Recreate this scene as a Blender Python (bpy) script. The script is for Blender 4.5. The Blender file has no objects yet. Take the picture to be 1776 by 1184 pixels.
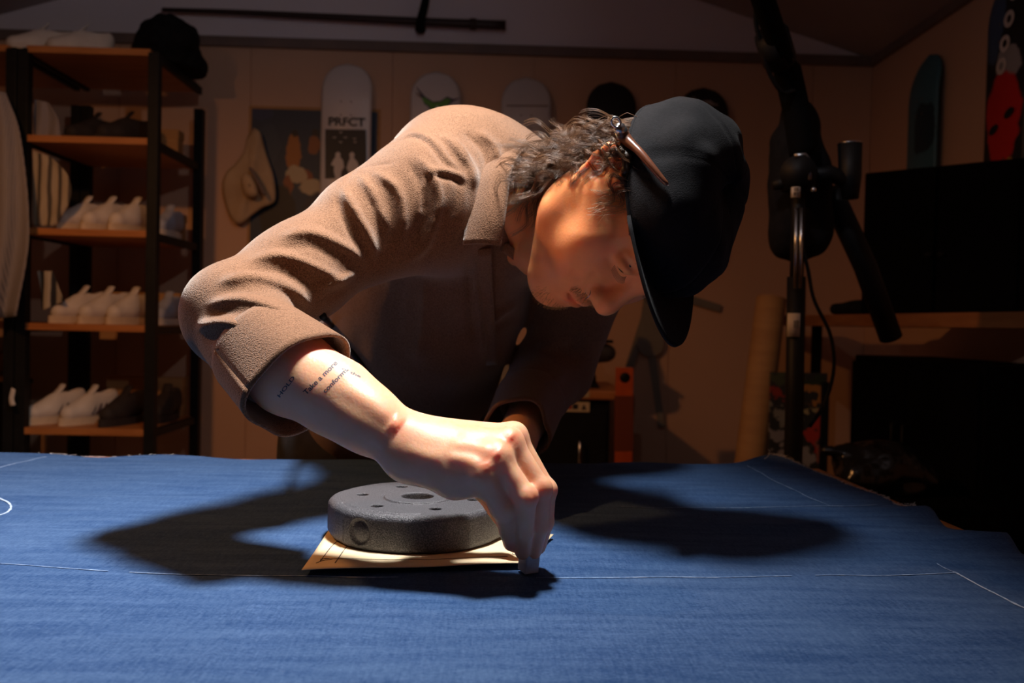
import bpy, bmesh, math, random
import numpy as np
from mathutils import Vector, Matrix
from mathutils.bvhtree import BVHTree
random.seed(7); rng = np.random.default_rng(7)
S = bpy.context.scene
COL = S.collection

# ------------------------------------------------------------------ camera
F_PX, HORIZON, ROLL, YAW = 1480.0, 560.0, math.radians(1.3), math.radians(1.5)
EYE = 1.125                                   # camera height above the floor
CAM = np.array([0.0, 0.0, EYE])
FH = np.array([math.sin(YAW), math.cos(YAW), 0.0])
RH = np.array([math.cos(YAW), -math.sin(YAW), 0.0])
ZU = np.array([0.0, 0.0, 1.0])
_p = math.atan((592 - HORIZON) / F_PX)
FW = FH * math.cos(_p) - ZU * math.sin(_p)
_U0 = np.cross(RH, FW)
CR = RH * math.cos(ROLL) + _U0 * math.sin(ROLL)
CU = _U0 * math.cos(ROLL) - RH * math.sin(ROLL)
cam_data = bpy.data.cameras.new('camera')
cam_data.sensor_width = 36.0
cam_data.lens = 36.0 * F_PX / 1776.0
cam_data.clip_start = 0.02
cam_data.dof.use_dof = True
cam_data.dof.focus_distance = 0.80
cam_data.dof.aperture_fstop = 7.0
cam = bpy.data.objects.new('camera', cam_data)
COL.objects.link(cam)
cam.matrix_world = Matrix(((CR[0], CU[0], -FW[0], CAM[0]), (CR[1], CU[1], -FW[1], CAM[1]), (CR[2], CU[2], -FW[2], CAM[2]), (0, 0, 0, 1)))
S.camera = cam

# ------------------------------------------------------------------ world, lamp, exposure
world = bpy.data.worlds.new('world'); S.world = world; world.use_nodes = True
world.node_tree.nodes['Background'].inputs[0].default_value = (0.55, 0.5, 0.6, 1)
world.node_tree.nodes['Background'].inputs[1].default_value = 0.002
S.view_settings.view_transform = 'Standard'; S.view_settings.look = 'None'
S.view_settings.exposure = 0.0; S.view_settings.gamma = 1.0
S.view_settings.use_curve_mapping = False

def cp(X, Y, Z):
    """level camera-side frame (right, ahead, up from the eye) -> world"""
    return CAM + RH * X + FH * Y + ZU * Z
def ray(px, py):
    return FW + CR * ((px - 888.0) / F_PX) - CU * ((py - 592.0) / F_PX)
def at(px, py, d):
    r = ray(px, py); return CAM + r * (d / np.dot(r, FH))
def on_z(px, py, z):
    r = ray(px, py); return CAM + r * ((z - CAM[2]) / r[2])
def on_y(px, py, y):
    r = ray(px, py); return CAM + r * ((y - CAM[1]) / r[1])
def on_x(px, py, x):
    r = ray(px, py); return CAM + r * ((x - CAM[0]) / r[0])
def project(P):
    v = np.asarray(P) - CAM; d = v @ FW
    return np.stack([888 + F_PX * (v @ CR) / d, 592 - F_PX * (v @ CU) / d], -1)

TABLE_Z = EYE - 0.225
LAMP = cp(-0.03, 0.855, 0.875)
LAMP_TILT = math.radians(9.0)
# key: the bench lamp's reflector, aimed a little towards the left half of the table
ld = bpy.data.lights.new('bench_lamp_light', 'AREA'); ld.shape = 'DISK'; ld.size = 0.18; ld.spread = math.radians(112)
ld.energy = 25.5; ld.color = (0.97, 0.97, 0.96)
lo = bpy.data.objects.new('bench_lamp_light', ld); COL.objects.link(lo)
lo.location = LAMP; lo.rotation_euler = (0, math.radians(30), 0)
# warm bulb of the room's pendant lamp, hanging above and behind the person
PEND = cp(-1.22, 1.20, 1.00); PEND_TILT = math.radians(2)
pd_ = bpy.data.lights.new('pendant_bulb_light', 'POINT'); pd_.shadow_soft_size = 0.04; pd_.energy = 33.0; pd_.color = (1.0, 0.42, 0.13)
po_ = bpy.data.objects.new('pendant_bulb_light', pd_); COL.objects.link(po_); po_.location = PEND
# added fill above the shade, without a real source, brightening gable and roof
vd = bpy.data.lights.new('upper_fill_light', 'POINT'); vd.shadow_soft_size = 0.025; vd.energy = 28.0; vd.color = (.95, .92, 1.0)
vo = bpy.data.objects.new('upper_fill_light', vd); COL.objects.link(vo); vo.location = LAMP + [0, 0, .150]

# ------------------------------------------------------------------ helpers: objects
def link(name, me, m=None, parent=None):
    o = bpy.data.objects.new(name, me); COL.objects.link(o)
    if m is not None:
        for mm in (m if isinstance(m, (list, tuple)) else [m]): me.materials.append(mm)
    if parent is not None: o.parent = parent
    return o
def tag(o, label=None, cat=None, group=None, kind=None):
    if label: o['label'] = label
    if cat: o['category'] = cat
    if group: o['group'] = group
    if kind: o['kind'] = kind
    return o
def thing(name, label, cat, loc=(0, 0, 0), rz=0.0, group=None):
    o = bpy.data.objects.new(name, None); COL.objects.link(o); o.empty_display_size = 0.05
    o.location = loc; o.rotation_euler = (0, 0, rz)
    return tag(o, label, cat, group)
def rehome(root):
    """children were built in world coordinates: keep them there under a moved root"""
    M = Matrix.LocRotScale(root.location, root.rotation_euler, root.scale).inverted()
    for c in root.children: c.matrix_parent_inverse = M
def copy_tree(o, parent=None):
    c = o.copy(); COL.objects.link(c)
    if parent is not None: c.parent = parent
    for ch in list(o.children): copy_tree(ch, c)
    return c
def np_mesh(name, V, Fq, smooth=True):
    V = np.asarray(V, np.float32); me = bpy.data.meshes.new(name)
    Fq = np.asarray(Fq, np.int32); n, k = Fq.shape
    me.vertices.add(len(V)); me.vertices.foreach_set('co', V.ravel())
    me.loops.add(n * k); me.loops.foreach_set('vertex_index', Fq.ravel())
    me.polygons.add(n); me.polygons.foreach_set('loop_start', np.arange(0, n * k, k, dtype=np.int32))
    try: me.polygons.foreach_set('loop_total', np.full(n, k, np.int32))
    except Exception: pass
    me.update(calc_edges=True); me.validate()
    if smooth: me.polygons.foreach_set('use_smooth', np.ones(len(me.polygons), bool))
    return me
def py_mesh(name, V, Fs, smooth=False):
    me = bpy.data.meshes.new(name)
    me.from_pydata([tuple(map(float, v)) for v in V], [], [tuple(map(int, f)) for f in Fs]); me.update()
    if smooth: me.polygons.foreach_set('use_smooth', np.ones(len(me.polygons), bool))
    return me
class MB:
    """collects shapes and links them as one mesh"""
    def __init__(s): s.V = []; s.F = []; s.sm = []
    def add(s, V, Fs, smooth=False):
        o = len(s.V); s.V += [tuple(map(float, v)) for v in V]
        s.F += [tuple(int(i) + o for i in f) for f in Fs]; s.sm += [smooth] * len(Fs); return s
    def box(s, lo, hi, bev=0.0, M=None):
        bm = bmesh.new(); bmesh.ops.create_cube(bm, size=1.0)
        lo = Vector(lo); hi = Vector(hi)
        for v in bm.verts: v.co = Vector(((v.co.x + .5) * (hi.x - lo.x) + lo.x, (v.co.y + .5) * (hi.y - lo.y) + lo.y, (v.co.z + .5) * (hi.z - lo.z) + lo.z))
        if bev > 0: bmesh.ops.bevel(bm, geom=bm.edges[:], offset=bev, segments=2, affect='EDGES', profile=0.6)
        if M is not None: bmesh.ops.transform(bm, matrix=M, verts=bm.verts)
        bm.verts.index_update(); s.add([v.co for v in bm.verts], [[v.index for v in f.verts] for f in bm.faces]); bm.free(); return s
    def tube(s, pts, r, n=10, cap=True, smooth=True):
        P = np.array(pts, float); m = len(P); rr = np.broadcast_to(np.asarray(r, float), (m,)) if np.ndim(r) <= 1 else r
        T = np.gradient(P, axis=0); T /= np.linalg.norm(T, axis=1)[:, None] + 1e-12
        ref = np.array([0, 0, 1.]) if abs(T[0][2]) < .9 else np.array([1., 0, 0])
        u = np.cross(T[0], ref); u /= np.linalg.norm(u); V = []
        for i in range(m):
            u = u - T[i] * (u @ T[i]); u /= np.linalg.norm(u) + 1e-12; w = np.cross(T[i], u)
            for k in range(n):
                a = 2 * math.pi * k / n; V.append(P[i] + rr[i] * (math.cos(a) * u + math.sin(a) * w))
        Fs = [(i * n + k, i * n + (k + 1) % n, (i + 1) * n + (k + 1) % n, (i + 1) * n + k) for i in range(m - 1) for k in range(n)]
        if cap: Fs += [tuple(range(n))[::-1], tuple((m - 1) * n + k for k in range(n))]
        return s.add(V, Fs, smooth)
    def lathe(s, prof, n=32, M=None, smooth=True, closed=False):
        V = []; m = len(prof)
        for (r, z) in prof:
            for k in range(n):
                a = 2 * math.pi * k / n; V.append((r * math.cos(a), r * math.sin(a), z))
        Fs = [(i * n + k, i * n + (k + 1) % n, ((i + 1) % m) * n + (k + 1) % n, ((i + 1) % m) * n + k) for i in range(m if closed else m - 1) for k in range(n)]
        if not closed:
            if prof[0][0] > 1e-6: Fs.append(tuple(range(n))[::-1])
            if prof[-1][0] > 1e-6: Fs.append(tuple((m - 1) * n + k for k in range(n)))
        if M is not None: V = [M @ Vector(v) for v in V]
        return s.add(V, Fs, smooth)
    def prism(s, outline, depth, M=None, smooth=False):
        """outline (x,y) ccw in a plane, extruded by depth along z"""
        n = len(outline)
        V = [(x, y, 0) for x, y in outline] + [(x, y, depth) for x, y in outline]
        if M is not None: V = [M @ Vector(v) for v in V]
        Fs = [tuple(range(n))[::-1], tuple(range(n, 2 * n))] + [(i, (i + 1) % n, n + (i + 1) % n, n + i) for i in range(n)]
        return s.add(V, Fs, smooth)
    def grid(s, G, smooth=True, flip=False):
        a, b = G.shape[:2]
        Fs = [(i * b + j, i * b + j + 1, (i + 1) * b + j + 1, (i + 1) * b + j) for i in range(a - 1) for j in range(b - 1)]
        if flip: Fs = [f[::-1] for f in Fs]
        return s.add(G.reshape(-1, 3), Fs, smooth)
    def sheet(s, G, th, smooth=True):
        """grid with thickness along its normals"""
        du = np.gradient(G, axis=0); dv = np.gradient(G, axis=1); N = np.cross(du, dv)
        N /= np.linalg.norm(N, axis=2)[..., None] + 1e-12
        a, b = G.shape[:2]; A = G + N * th / 2; B = G - N * th / 2; o = a * b
        Fs = []
        for i in range(a - 1):
            for j in range(b - 1):
                q = (i * b + j, (i + 1) * b + j, (i + 1) * b + j + 1, i * b + j + 1)
                Fs.append(q); Fs.append(tuple(o + k for k in q[::-1]))
        rim = [(0, j) for j in range(b)] + [(i, b - 1) for i in range(1, a)] + [(a - 1, j) for j in range(b - 2, -1, -1)] + [(i, 0) for i in range(a - 2, 0, -1)]
        R = [i * b + j for i, j in rim]
        for k in range(len(R)):
            p, q = R[k], R[(k + 1) % len(R)]; Fs.append((p, q, o + q, o + p))
        return s.add(np.concatenate([A.reshape(-1, 3), B.reshape(-1, 3)]), Fs, smooth)
    def build(s, name, m, parent=None):
        me = py_mesh(name, s.V, s.F)
        me.polygons.foreach_set('use_smooth', np.array(s.sm, bool))
        return link(name, me, m, parent)
def struct(name, mb, m): return tag(mb.build(name, m), kind='structure')
def catmull(P, n):
    P = np.array(P, float); Q = np.concatenate([[2 * P[0] - P[1]], P, [2 * P[-1] - P[-2]]]); out = []
    m = len(P) - 1
    for t in np.linspace(0, m, n):
        i = min(int(t), m - 1); u = t - i; a, b, c, d = Q[i:i + 4]
        out.append(.5 * ((2 * b) + (c - a) * u + (2 * a - 5 * b + 4 * c - d) * u * u + (3 * b - a - 3 * c + d) * u ** 3))
    return np.array(out)

# ------------------------------------------------------------------ helpers: materials
def mat(name, c, rough=0.6, c2=None, scale=20.0, detail=4.0, bump=0.0, bscale=None, metal=0.0, sheen=0.0, sss=0.0, spec=0.5, stretch=(1, 1, 1), coat=0.0, space='Object', lo_=0.35, hi_=0.65):
    m = bpy.data.materials.new(name); m.use_nodes = True; nt = m.node_tree; N = nt.nodes; L = nt.links
    b = N['Principled BSDF']; b.inputs['Roughness'].default_value = rough; b.inputs['Metallic'].default_value = metal
    b.inputs['Base Color'].default_value = (*c, 1); b.inputs['Specular IOR Level'].default_value = spec
    if sheen: b.inputs['Sheen Weight'].default_value = sheen; b.inputs['Sheen Roughness'].default_value = .4
    if sss:
        b.inputs['Subsurface Weight'].default_value = sss; b.inputs['Subsurface Radius'].default_value = (1.0, .35, .15); b.inputs['Subsurface Scale'].default_value = .011
    if coat: b.inputs['Coat Weight'].default_value = coat
    tc = N.new('ShaderNodeTexCoord'); mp = N.new('ShaderNodeMapping'); L.new(tc.outputs[space], mp.inputs[0]); mp.inputs['Scale'].default_value = stretch
    if c2 is not None:
        nz = N.new('ShaderNodeTexNoise'); nz.inputs['Scale'].default_value = scale; nz.inputs['Detail'].default_value = detail; L.new(mp.outputs[0], nz.inputs['Vector'])
        cr = N.new('ShaderNodeValToRGB'); cr.color_ramp.elements[0].color = (*c, 1); cr.color_ramp.elements[1].color = (*c2, 1)
        cr.color_ramp.elements[0].position = lo_; cr.color_ramp.elements[1].position = hi_
        L.new(nz.outputs['Fac'], cr.inputs[0]); L.new(cr.outputs[0], b.inputs['Base Color'])
    if bump:
        n2 = N.new('ShaderNodeTexNoise'); n2.inputs['Scale'].default_value = bscale or scale; n2.inputs['Detail'].default_value = 3; L.new(mp.outputs[0], n2.inputs['Vector'])
        bp = N.new('ShaderNodeBump'); bp.inputs['Strength'].default_value = bump; bp.inputs['Distance'].default_value = .002
        L.new(n2.outputs['Fac'], bp.inputs['Height']); L.new(bp.outputs[0], b.inputs['Normal'])
    return m
def node_after(m): return m.node_tree.nodes, m.node_tree.links, m.node_tree.nodes['Principled BSDF']
# ================================================================== the room
WALL_Y, WR_X, WL_X, FRONT_Y = 3.65, 1.62, -2.32, -1.6
M_wall = mat('wall_paint', (.66, .41, .27), .75, (.59, .365, .24), 1.6, 5, .25, 60)
M_wall_up = mat('upper_wall_paint', (.88, .80, .82), .8, (.82, .74, .77), 2, 4, .2, 50)
M_ceil = mat('ceiling_paint', (.42, .36, .34), .85, (.37, .31, .29), 3, 4)
M_trim = mat('trim_paint', (.22, .15, .12), .6, (.17, .12, .1), 8)
M_floor = mat('floor_boards', (.23, .12, .05), .5, (.15, .075, .03), 6, 5, .2, 30, stretch=(1, 8, 1))
M_black = mat('black_metal', (.005, .005, .0055), .55, (.008, .008, .008), 30, spec=.25)
M_blackcloth = mat('black_cloth', (.006, .006, .007), .9, (.010, .0095, .010), 60, bump=.3, spec=.15)
M_steel = mat('steel', (.6, .6, .6), .25, metal=1.0)
M_card = mat('cardboard', (.50, .27, .10), .8, (.43, .22, .08), 7, 4, stretch=(1, 1, 6))
M_wood_or = mat('orange_wood', (.52, .20, .055), .5, (.40, .14, .035), 5, 6, .15, 30, stretch=(1, 9, 9))
M_white = mat('white_leather', (.78, .70, .61), .55, (.68, .60, .52), 12, bump=.2)
M_rubber = mat('cream_rubber', (.72, .56, .38), .6, (.62, .48, .32), 20)

trim_z = on_y(900, 92, WALL_Y)[2]
corner_z = on_y(1530, 105, WALL_Y)[2]
ridge_x = (WR_X + WL_X) / 2
slope = 0.30
ridge_z = corner_z + slope * (WR_X - ridge_x)
t = 0.12
struct('floor', MB().box((WL_X - t, FRONT_Y - t, -.1), (WR_X + t, WALL_Y + t, 0)), M_floor)
# lower back wall: sheet panels with shallow joints, upper gable above the moulding
wb = MB().box((WL_X - t, WALL_Y + .006, 0), (WR_X + t, WALL_Y + t, corner_z)).build('wall_back', M_wall); tag(wb, kind='structure')
xs = [WL_X, on_y(205, 300, WALL_Y)[0], on_y(433, 300, WALL_Y)[0], on_y(682, 120, WALL_Y)[0], on_y(926, 120, WALL_Y)[0], on_y(1165, 400, WALL_Y)[0], on_y(1405, 300, WALL_Y)[0], WR_X]
for a, b in zip(xs[:-1], xs[1:]):
    MB().box((a + .002, WALL_Y, 0), (b - .002, WALL_Y + .008, corner_z - .01), .0015).build('panel', M_wall, wb)
gm = MB(); gm.add([(WL_X, WALL_Y - .004, corner_z), (WR_X, WALL_Y - .004, corner_z), (ridge_x, WALL_Y - .004, ridge_z), (WL_X, WALL_Y + t, corner_z), (WR_X, WALL_Y + t, corner_z), (ridge_x, WALL_Y + t, ridge_z)],
                  [(0, 1, 2), (5, 4, 3), (0, 3, 4, 1), (1, 4, 5, 2), (2, 5, 3, 0)])
struct('wall_back_upper', gm, M_wall_up)
A0 = on_y(0, 42, WALL_Y); A1 = on_y(1530, 107, WALL_Y)
zt0 = corner_z
struct('trim_1', MB().box((WL_X, WALL_Y - .022, zt0 - .03), (WR_X, WALL_Y, zt0 + .012), .004), M_trim)
struct('wall_right', MB().box((WR_X, FRONT_Y, 0), (WR_X + t, WALL_Y + t, corner_z)), M_wall)
struct('trim_2', MB().box((WR_X - .02, FRONT_Y, zt0 - .03), (WR_X, WALL_Y - .022, zt0 + .012), .004), M_trim)
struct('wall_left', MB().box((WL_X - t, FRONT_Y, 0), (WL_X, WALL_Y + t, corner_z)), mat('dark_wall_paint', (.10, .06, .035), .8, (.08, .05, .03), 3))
struct('wall_front', MB().add([(WL_X, FRONT_Y, 0), (WR_X, FRONT_Y, 0), (WR_X, FRONT_Y, corner_z), (ridge_x, FRONT_Y, ridge_z), (WL_X, FRONT_Y, corner_z),
                               (WL_X, FRONT_Y - t, 0), (WR_X, FRONT_Y - t, 0), (WR_X, FRONT_Y - t, corner_z), (ridge_x, FRONT_Y - t, ridge_z), (WL_X, FRONT_Y - t, corner_z)],
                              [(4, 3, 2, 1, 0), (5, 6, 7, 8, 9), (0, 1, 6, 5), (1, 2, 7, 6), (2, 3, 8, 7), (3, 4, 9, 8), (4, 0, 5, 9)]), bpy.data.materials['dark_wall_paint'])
for nm, xe in (('ceiling_right', WR_X), ('ceiling_left', WL_X)):
    ox = .15 if xe > 0 else -.15
    struct(nm, MB().add([(ridge_x, FRONT_Y - t, ridge_z), (xe + ox, FRONT_Y - t, corner_z - .15 * slope), (xe + ox, WALL_Y + t, corner_z - .15 * slope), (ridge_x, WALL_Y + t, ridge_z),
                         (ridge_x, FRONT_Y - t, ridge_z + .1), (xe + ox, FRONT_Y - t, corner_z + .1), (xe + ox, WALL_Y + t, corner_z + .1), (ridge_x, WALL_Y + t, ridge_z + .1)],
                        [(0, 1, 2, 3), (7, 6, 5, 4), (0, 4, 5, 1), (1, 5, 6, 2), (2, 6, 7, 3), (3, 7, 4, 0)]), M_ceil)
struct('baseboard_back', MB().box((WL_X, WALL_Y - .015, 0), (WR_X, WALL_Y, .09), .003), M_trim)
# ================================================================== signed-distance modelling -> one smooth mesh
def P_rc(a, b, ra, rb=None, op='u', k=.01):
    a = np.array(a, float); b = np.array(b, float); rb = ra if rb is None else rb
    ab = b - a; L2 = float(ab @ ab) + 1e-12
    def f(x, y, z):
        px, py, pz = x - a[0], y - a[1], z - a[2]
        t = np.clip((px * ab[0] + py * ab[1] + pz * ab[2]) / L2, 0, 1)
        px = px - t * ab[0]; py = py - t * ab[1]; pz = pz - t * ab[2]
        return np.sqrt(px * px + py * py + pz * pz) - (ra + (rb - ra) * t)
    return (op, k, f, (a + b) / 2, math.sqrt(L2) / 2 + max(ra, rb))
def P_ell(c, r, R=None, op='u', k=.01):
    c = np.array(c, float); r = np.array(r, float); R = np.eye(3) if R is None else np.array(R, float)   # columns = axes
    def f(x, y, z):
        dx, dy, dz = x - c[0], y - c[1], z - c[2]
        q = [(dx * R[0, i] + dy * R[1, i] + dz * R[2, i]) for i in range(3)]
        k0 = np.sqrt(sum((q[i] / r[i]) ** 2 for i in range(3))); k1 = np.sqrt(sum((q[i] / r[i] ** 2) ** 2 for i in range(3))) + 1e-9
        return k0 * (k0 - 1) / k1
    return (op, k, f, c, float(max(r)))
def P_box(c, h, R=None, rad=.003, op='u', k=.004):
    c = np.array(c, float); h = np.array(h, float); R = np.eye(3) if R is None else np.array(R, float)
    def f(x, y, z):
        dx, dy, dz = x - c[0], y - c[1], z - c[2]
        q = [np.abs(dx * R[0, i] + dy * R[1, i] + dz * R[2, i]) - h[i] + rad for i in range(3)]
        return np.sqrt(sum(np.maximum(v, 0) ** 2 for v in q)) + np.minimum(np.maximum(np.maximum(q[0], q[1]), q[2]), 0) - rad
    return (op, k, f, c, float(np.linalg.norm(h)))
def chain(pts, rads, op='u', k=.01):
    return [P_rc(pts[i], pts[i + 1], rads[i], rads[i + 1], op, k) for i in range(len(pts) - 1)]
def sdf_eval(prims, x, y, z, c=None, R=0.0):
    d = np.full(x.shape, 1e3)
    for op, k, f, pc, pr in prims:
        if c is not None and np.linalg.norm(pc - c) - pr - R > max(k, .02): continue
        v = f(x, y, z)
        if op == 'u':
            h = np.maximum(k - np.abs(d - v), 0) / k; d = np.minimum(d, v) - h * h * k * .25
        else:
            h = np.maximum(k - np.abs(d + v), 0) / k; d = np.maximum(d, -v) + h * h * k * .25
    return d
def sdf_mesh(prims, h, B=16):
    lo = np.min([p[3] - p[4] for p in prims if p[0] == 'u'], 0) - 3 * h; hi = np.max([p[3] + p[4] for p in prims if p[0] == 'u'], 0) + 3 * h
    nb = np.ceil((hi - lo) / (B * h)).astype(int)
    R = B * h * .87
    ii = np.stack(np.meshgrid(*[np.arange(n) for n in nb], indexing='ij'), -1).reshape(-1, 3)
    C = lo + (ii + .5) * B * h
    dc = np.full(len(C), 1e3)
    for s in range(0, len(C), 20000): dc[s:s + 20000] = sdf_eval(prims, *C[s:s + 20000].T)
    act = ii[np.abs(dc) < R * 1.25 + .006]
    g = np.arange(B + 2)
    G3 = np.stack(np.meshgrid(g, g, g, indexing='ij'), -1)
    dim = (nb + 1) * B + 4
    key = lambda i, j, k: (i * dim[1] + j) * dim[2] + k
    KEYS = []; POS = []; EDG = []
    offs = np.array([[a, b, c] for a in (0, 1) for b in (0, 1) for c in (0, 1)])
    eds = [(p, q) for p in range(8) for q in range(p + 1, 8) if np.abs(offs[p] - offs[q]).sum() == 1]
    for bi in act:
        o = bi * B; p = lo + (o + G3) * h
        v = sdf_eval(prims, p[..., 0], p[..., 1], p[..., 2], lo + (bi + .5) * B * h, R)
        v = np.where(v == 0, 1e-9, v); s = v < 0
        if s.all() or not s.any(): continue
        n = B + 1
        sub = s[:n, :n, :n].astype(np.int8)
        for a, b, c in offs[1:]: sub = sub + s[a:a + n, b:b + n, c:c + n]
        cells = np.argwhere((sub > 0) & (sub < 8))
        cells = cells[(cells < B).all(1)] if True else cells
        if len(cells):
            cv = np.stack([v[cells[:, 0] + a, cells[:, 1] + b, cells[:, 2] + c] for a, b, c in offs], 1)
            acc = np.zeros((len(cells), 3)); cnt = np.zeros(len(cells))
            for p_, q_ in eds:
                va, vb = cv[:, p_], cv[:, q_]; cr = (va < 0) != (vb < 0)
                tt = np.where(cr, va / np.where(cr, va - vb, 1), 0)
                pt = offs[p_] + tt[:, None] * (offs[q_] - offs[p_])
                acc += np.where(cr[:, None], pt, 0); cnt += cr
            POS.append(lo + (o + cells + acc / cnt[:, None]) * h)
            gi = o + cells + 1; KEYS.append(key(gi[:, 0], gi[:, 1], gi[:, 2]))
        for ax in range(3):
            sl = [slice(0, B)] * 3; sl2 = list(sl); sl2[ax] = slice(1, B + 1)
            e = np.argwhere(s[tuple(sl)] != s[tuple(sl2)])
            if len(e): EDG.append(np.concatenate([o + e + 1, np.full((len(e), 1), ax), s[e[:, 0], e[:, 1], e[:, 2]][:, None]], 1))
    K = np.concatenate(KEYS); Pn = np.concatenate(POS); E = np.concatenate(EDG).astype(np.int64)
    order = np.argsort(K); K = K[order]; Pn = Pn[order]
    quads = []
    for ax in range(3):
        e = E[E[:, 3] == ax]; b, c = (ax + 1) % 3, (ax + 2) % 3
        qs = []; good = np.ones(len(e), bool)
        for db, dc_ in ((-1, -1), (0, -1), (0, 0), (-1, 0)):
            g_ = e[:, :3].copy(); g_[:, b] += db; g_[:, c] += dc_
            kk = key(g_[:, 0], g_[:, 1], g_[:, 2]); ix = np.minimum(np.searchsorted(K, kk), len(K) - 1)
            good &= K[ix] == kk; qs.append(ix)
        q = np.stack(qs, 1); fl = e[:, 4] == 0; q[fl] = q[fl][:, ::-1]
        quads.append(q[good])
    return Pn, np.concatenate(quads)
def vnormals(V, Q):
    a = V[Q[:, 2]] - V[Q[:, 0]]; b = V[Q[:, 3]] - V[Q[:, 1]]; n = np.cross(a, b); N = np.zeros_like(V)
    for i in range(4): np.add.at(N, Q[:, i], n)
    return N / (np.linalg.norm(N, axis=1)[:, None] + 1e-15)
def smooth_mesh(V, Q, it=2, lam=.5, w=None):
    i = np.concatenate([Q[:, k] for k in range(4)]); j = np.concatenate([Q[:, (k + 1) % 4] for k in range(4)])
    cnt = np.bincount(np.concatenate([i, j]), minlength=len(V))[:, None] + 1e-9
    for _ in range(it):
        A = np.zeros_like(V); np.add.at(A, i, V[j]); np.add.at(A, j, V[i]); D = (A / cnt - V) * lam
        V = V + (D if w is None else D * w[:, None])
    return V
def seg_dist(P, L):
    """distance (px) of points to a polyline and the arc parameter 0..1"""
    L = np.array(L, float); best = np.full(len(P), 1e9); tb = np.zeros(len(P))
    ln = np.linalg.norm(np.diff(L, axis=0), axis=1); cs = np.concatenate([[0], np.cumsum(ln)]) / ln.sum()
    for i in range(len(L) - 1):
        ab = L[i + 1] - L[i]; t = np.clip(((P - L[i]) @ ab) / (ab @ ab), 0, 1); d = np.linalg.norm(P - L[i] - t[:, None] * ab, axis=1)
        m = d < best; best[m] = d[m]; tb[m] = cs[i] + t[m] * (cs[i + 1] - cs[i])
    return best, tb
def sculpt(V, Q, strokes, taper=.25, mask=None):
    """strokes: (polyline as seen from the photo's side, amplitude in m, width in px); pushes the near surface along its normals"""
    N = vnormals(V, Q); px = project(V); view = CAM - V; view /= np.linalg.norm(view, axis=1)[:, None]
    fac = np.clip((N * view).sum(1) * 2.2, 0, 1)
    if mask is not None: fac = fac * mask
    D = np.zeros(len(V))
    for L, a, w in strokes:
        L = catmull(L, 24) if len(L) > 2 else np.array(L, float)
        lo = L.min(0) - 3 * w; hi = L.max(0) + 3 * w
        ix = np.where(((px > lo) & (px < hi)).all(1) & (fac > 0))[0]
        if not len(ix): continue
        d, t = seg_dist(px[ix], L); e = np.clip(np.minimum(t, 1 - t) / taper, 0, 1) if taper > 0 else 1
        e = e * e * (3 - 2 * e) if taper > 0 else 1
        D[ix] += a * np.exp(-(d / w) ** 2) * e
    return V + N * (D * fac)[:, None]
def vnoise(P, scale, seed=0):
    """cheap smooth 3-d value noise, -1..1"""
    r = np.random.default_rng(seed); T = r.uniform(-1, 1, (32, 32, 32)); q = P * scale; i = np.floor(q).astype(int); f = q - i; f = f * f * (3 - 2 * f); out = 0
    for a in (0, 1):
        for b in (0, 1):
            for c in (0, 1):
                w = (f[:, 0] if a else 1 - f[:, 0]) * (f[:, 1] if b else 1 - f[:, 1]) * (f[:, 2] if c else 1 - f[:, 2])
                out = out + w * T[(i[:, 0] + a) % 32, (i[:, 1] + b) % 32, (i[:, 2] + c) % 32]
    return out
def bvh_of(V, Q): return BVHTree.FromPolygons([Vector(v) for v in V], [tuple(q) for q in Q])
def hit(bvh, px, py):
    r = Vector(ray(px, py)).normalized(); h = bvh.ray_cast(Vector(CAM), r)
    return (np.array(h[0]), np.array(h[1])) if h[0] is not None else (None, None)
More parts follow.
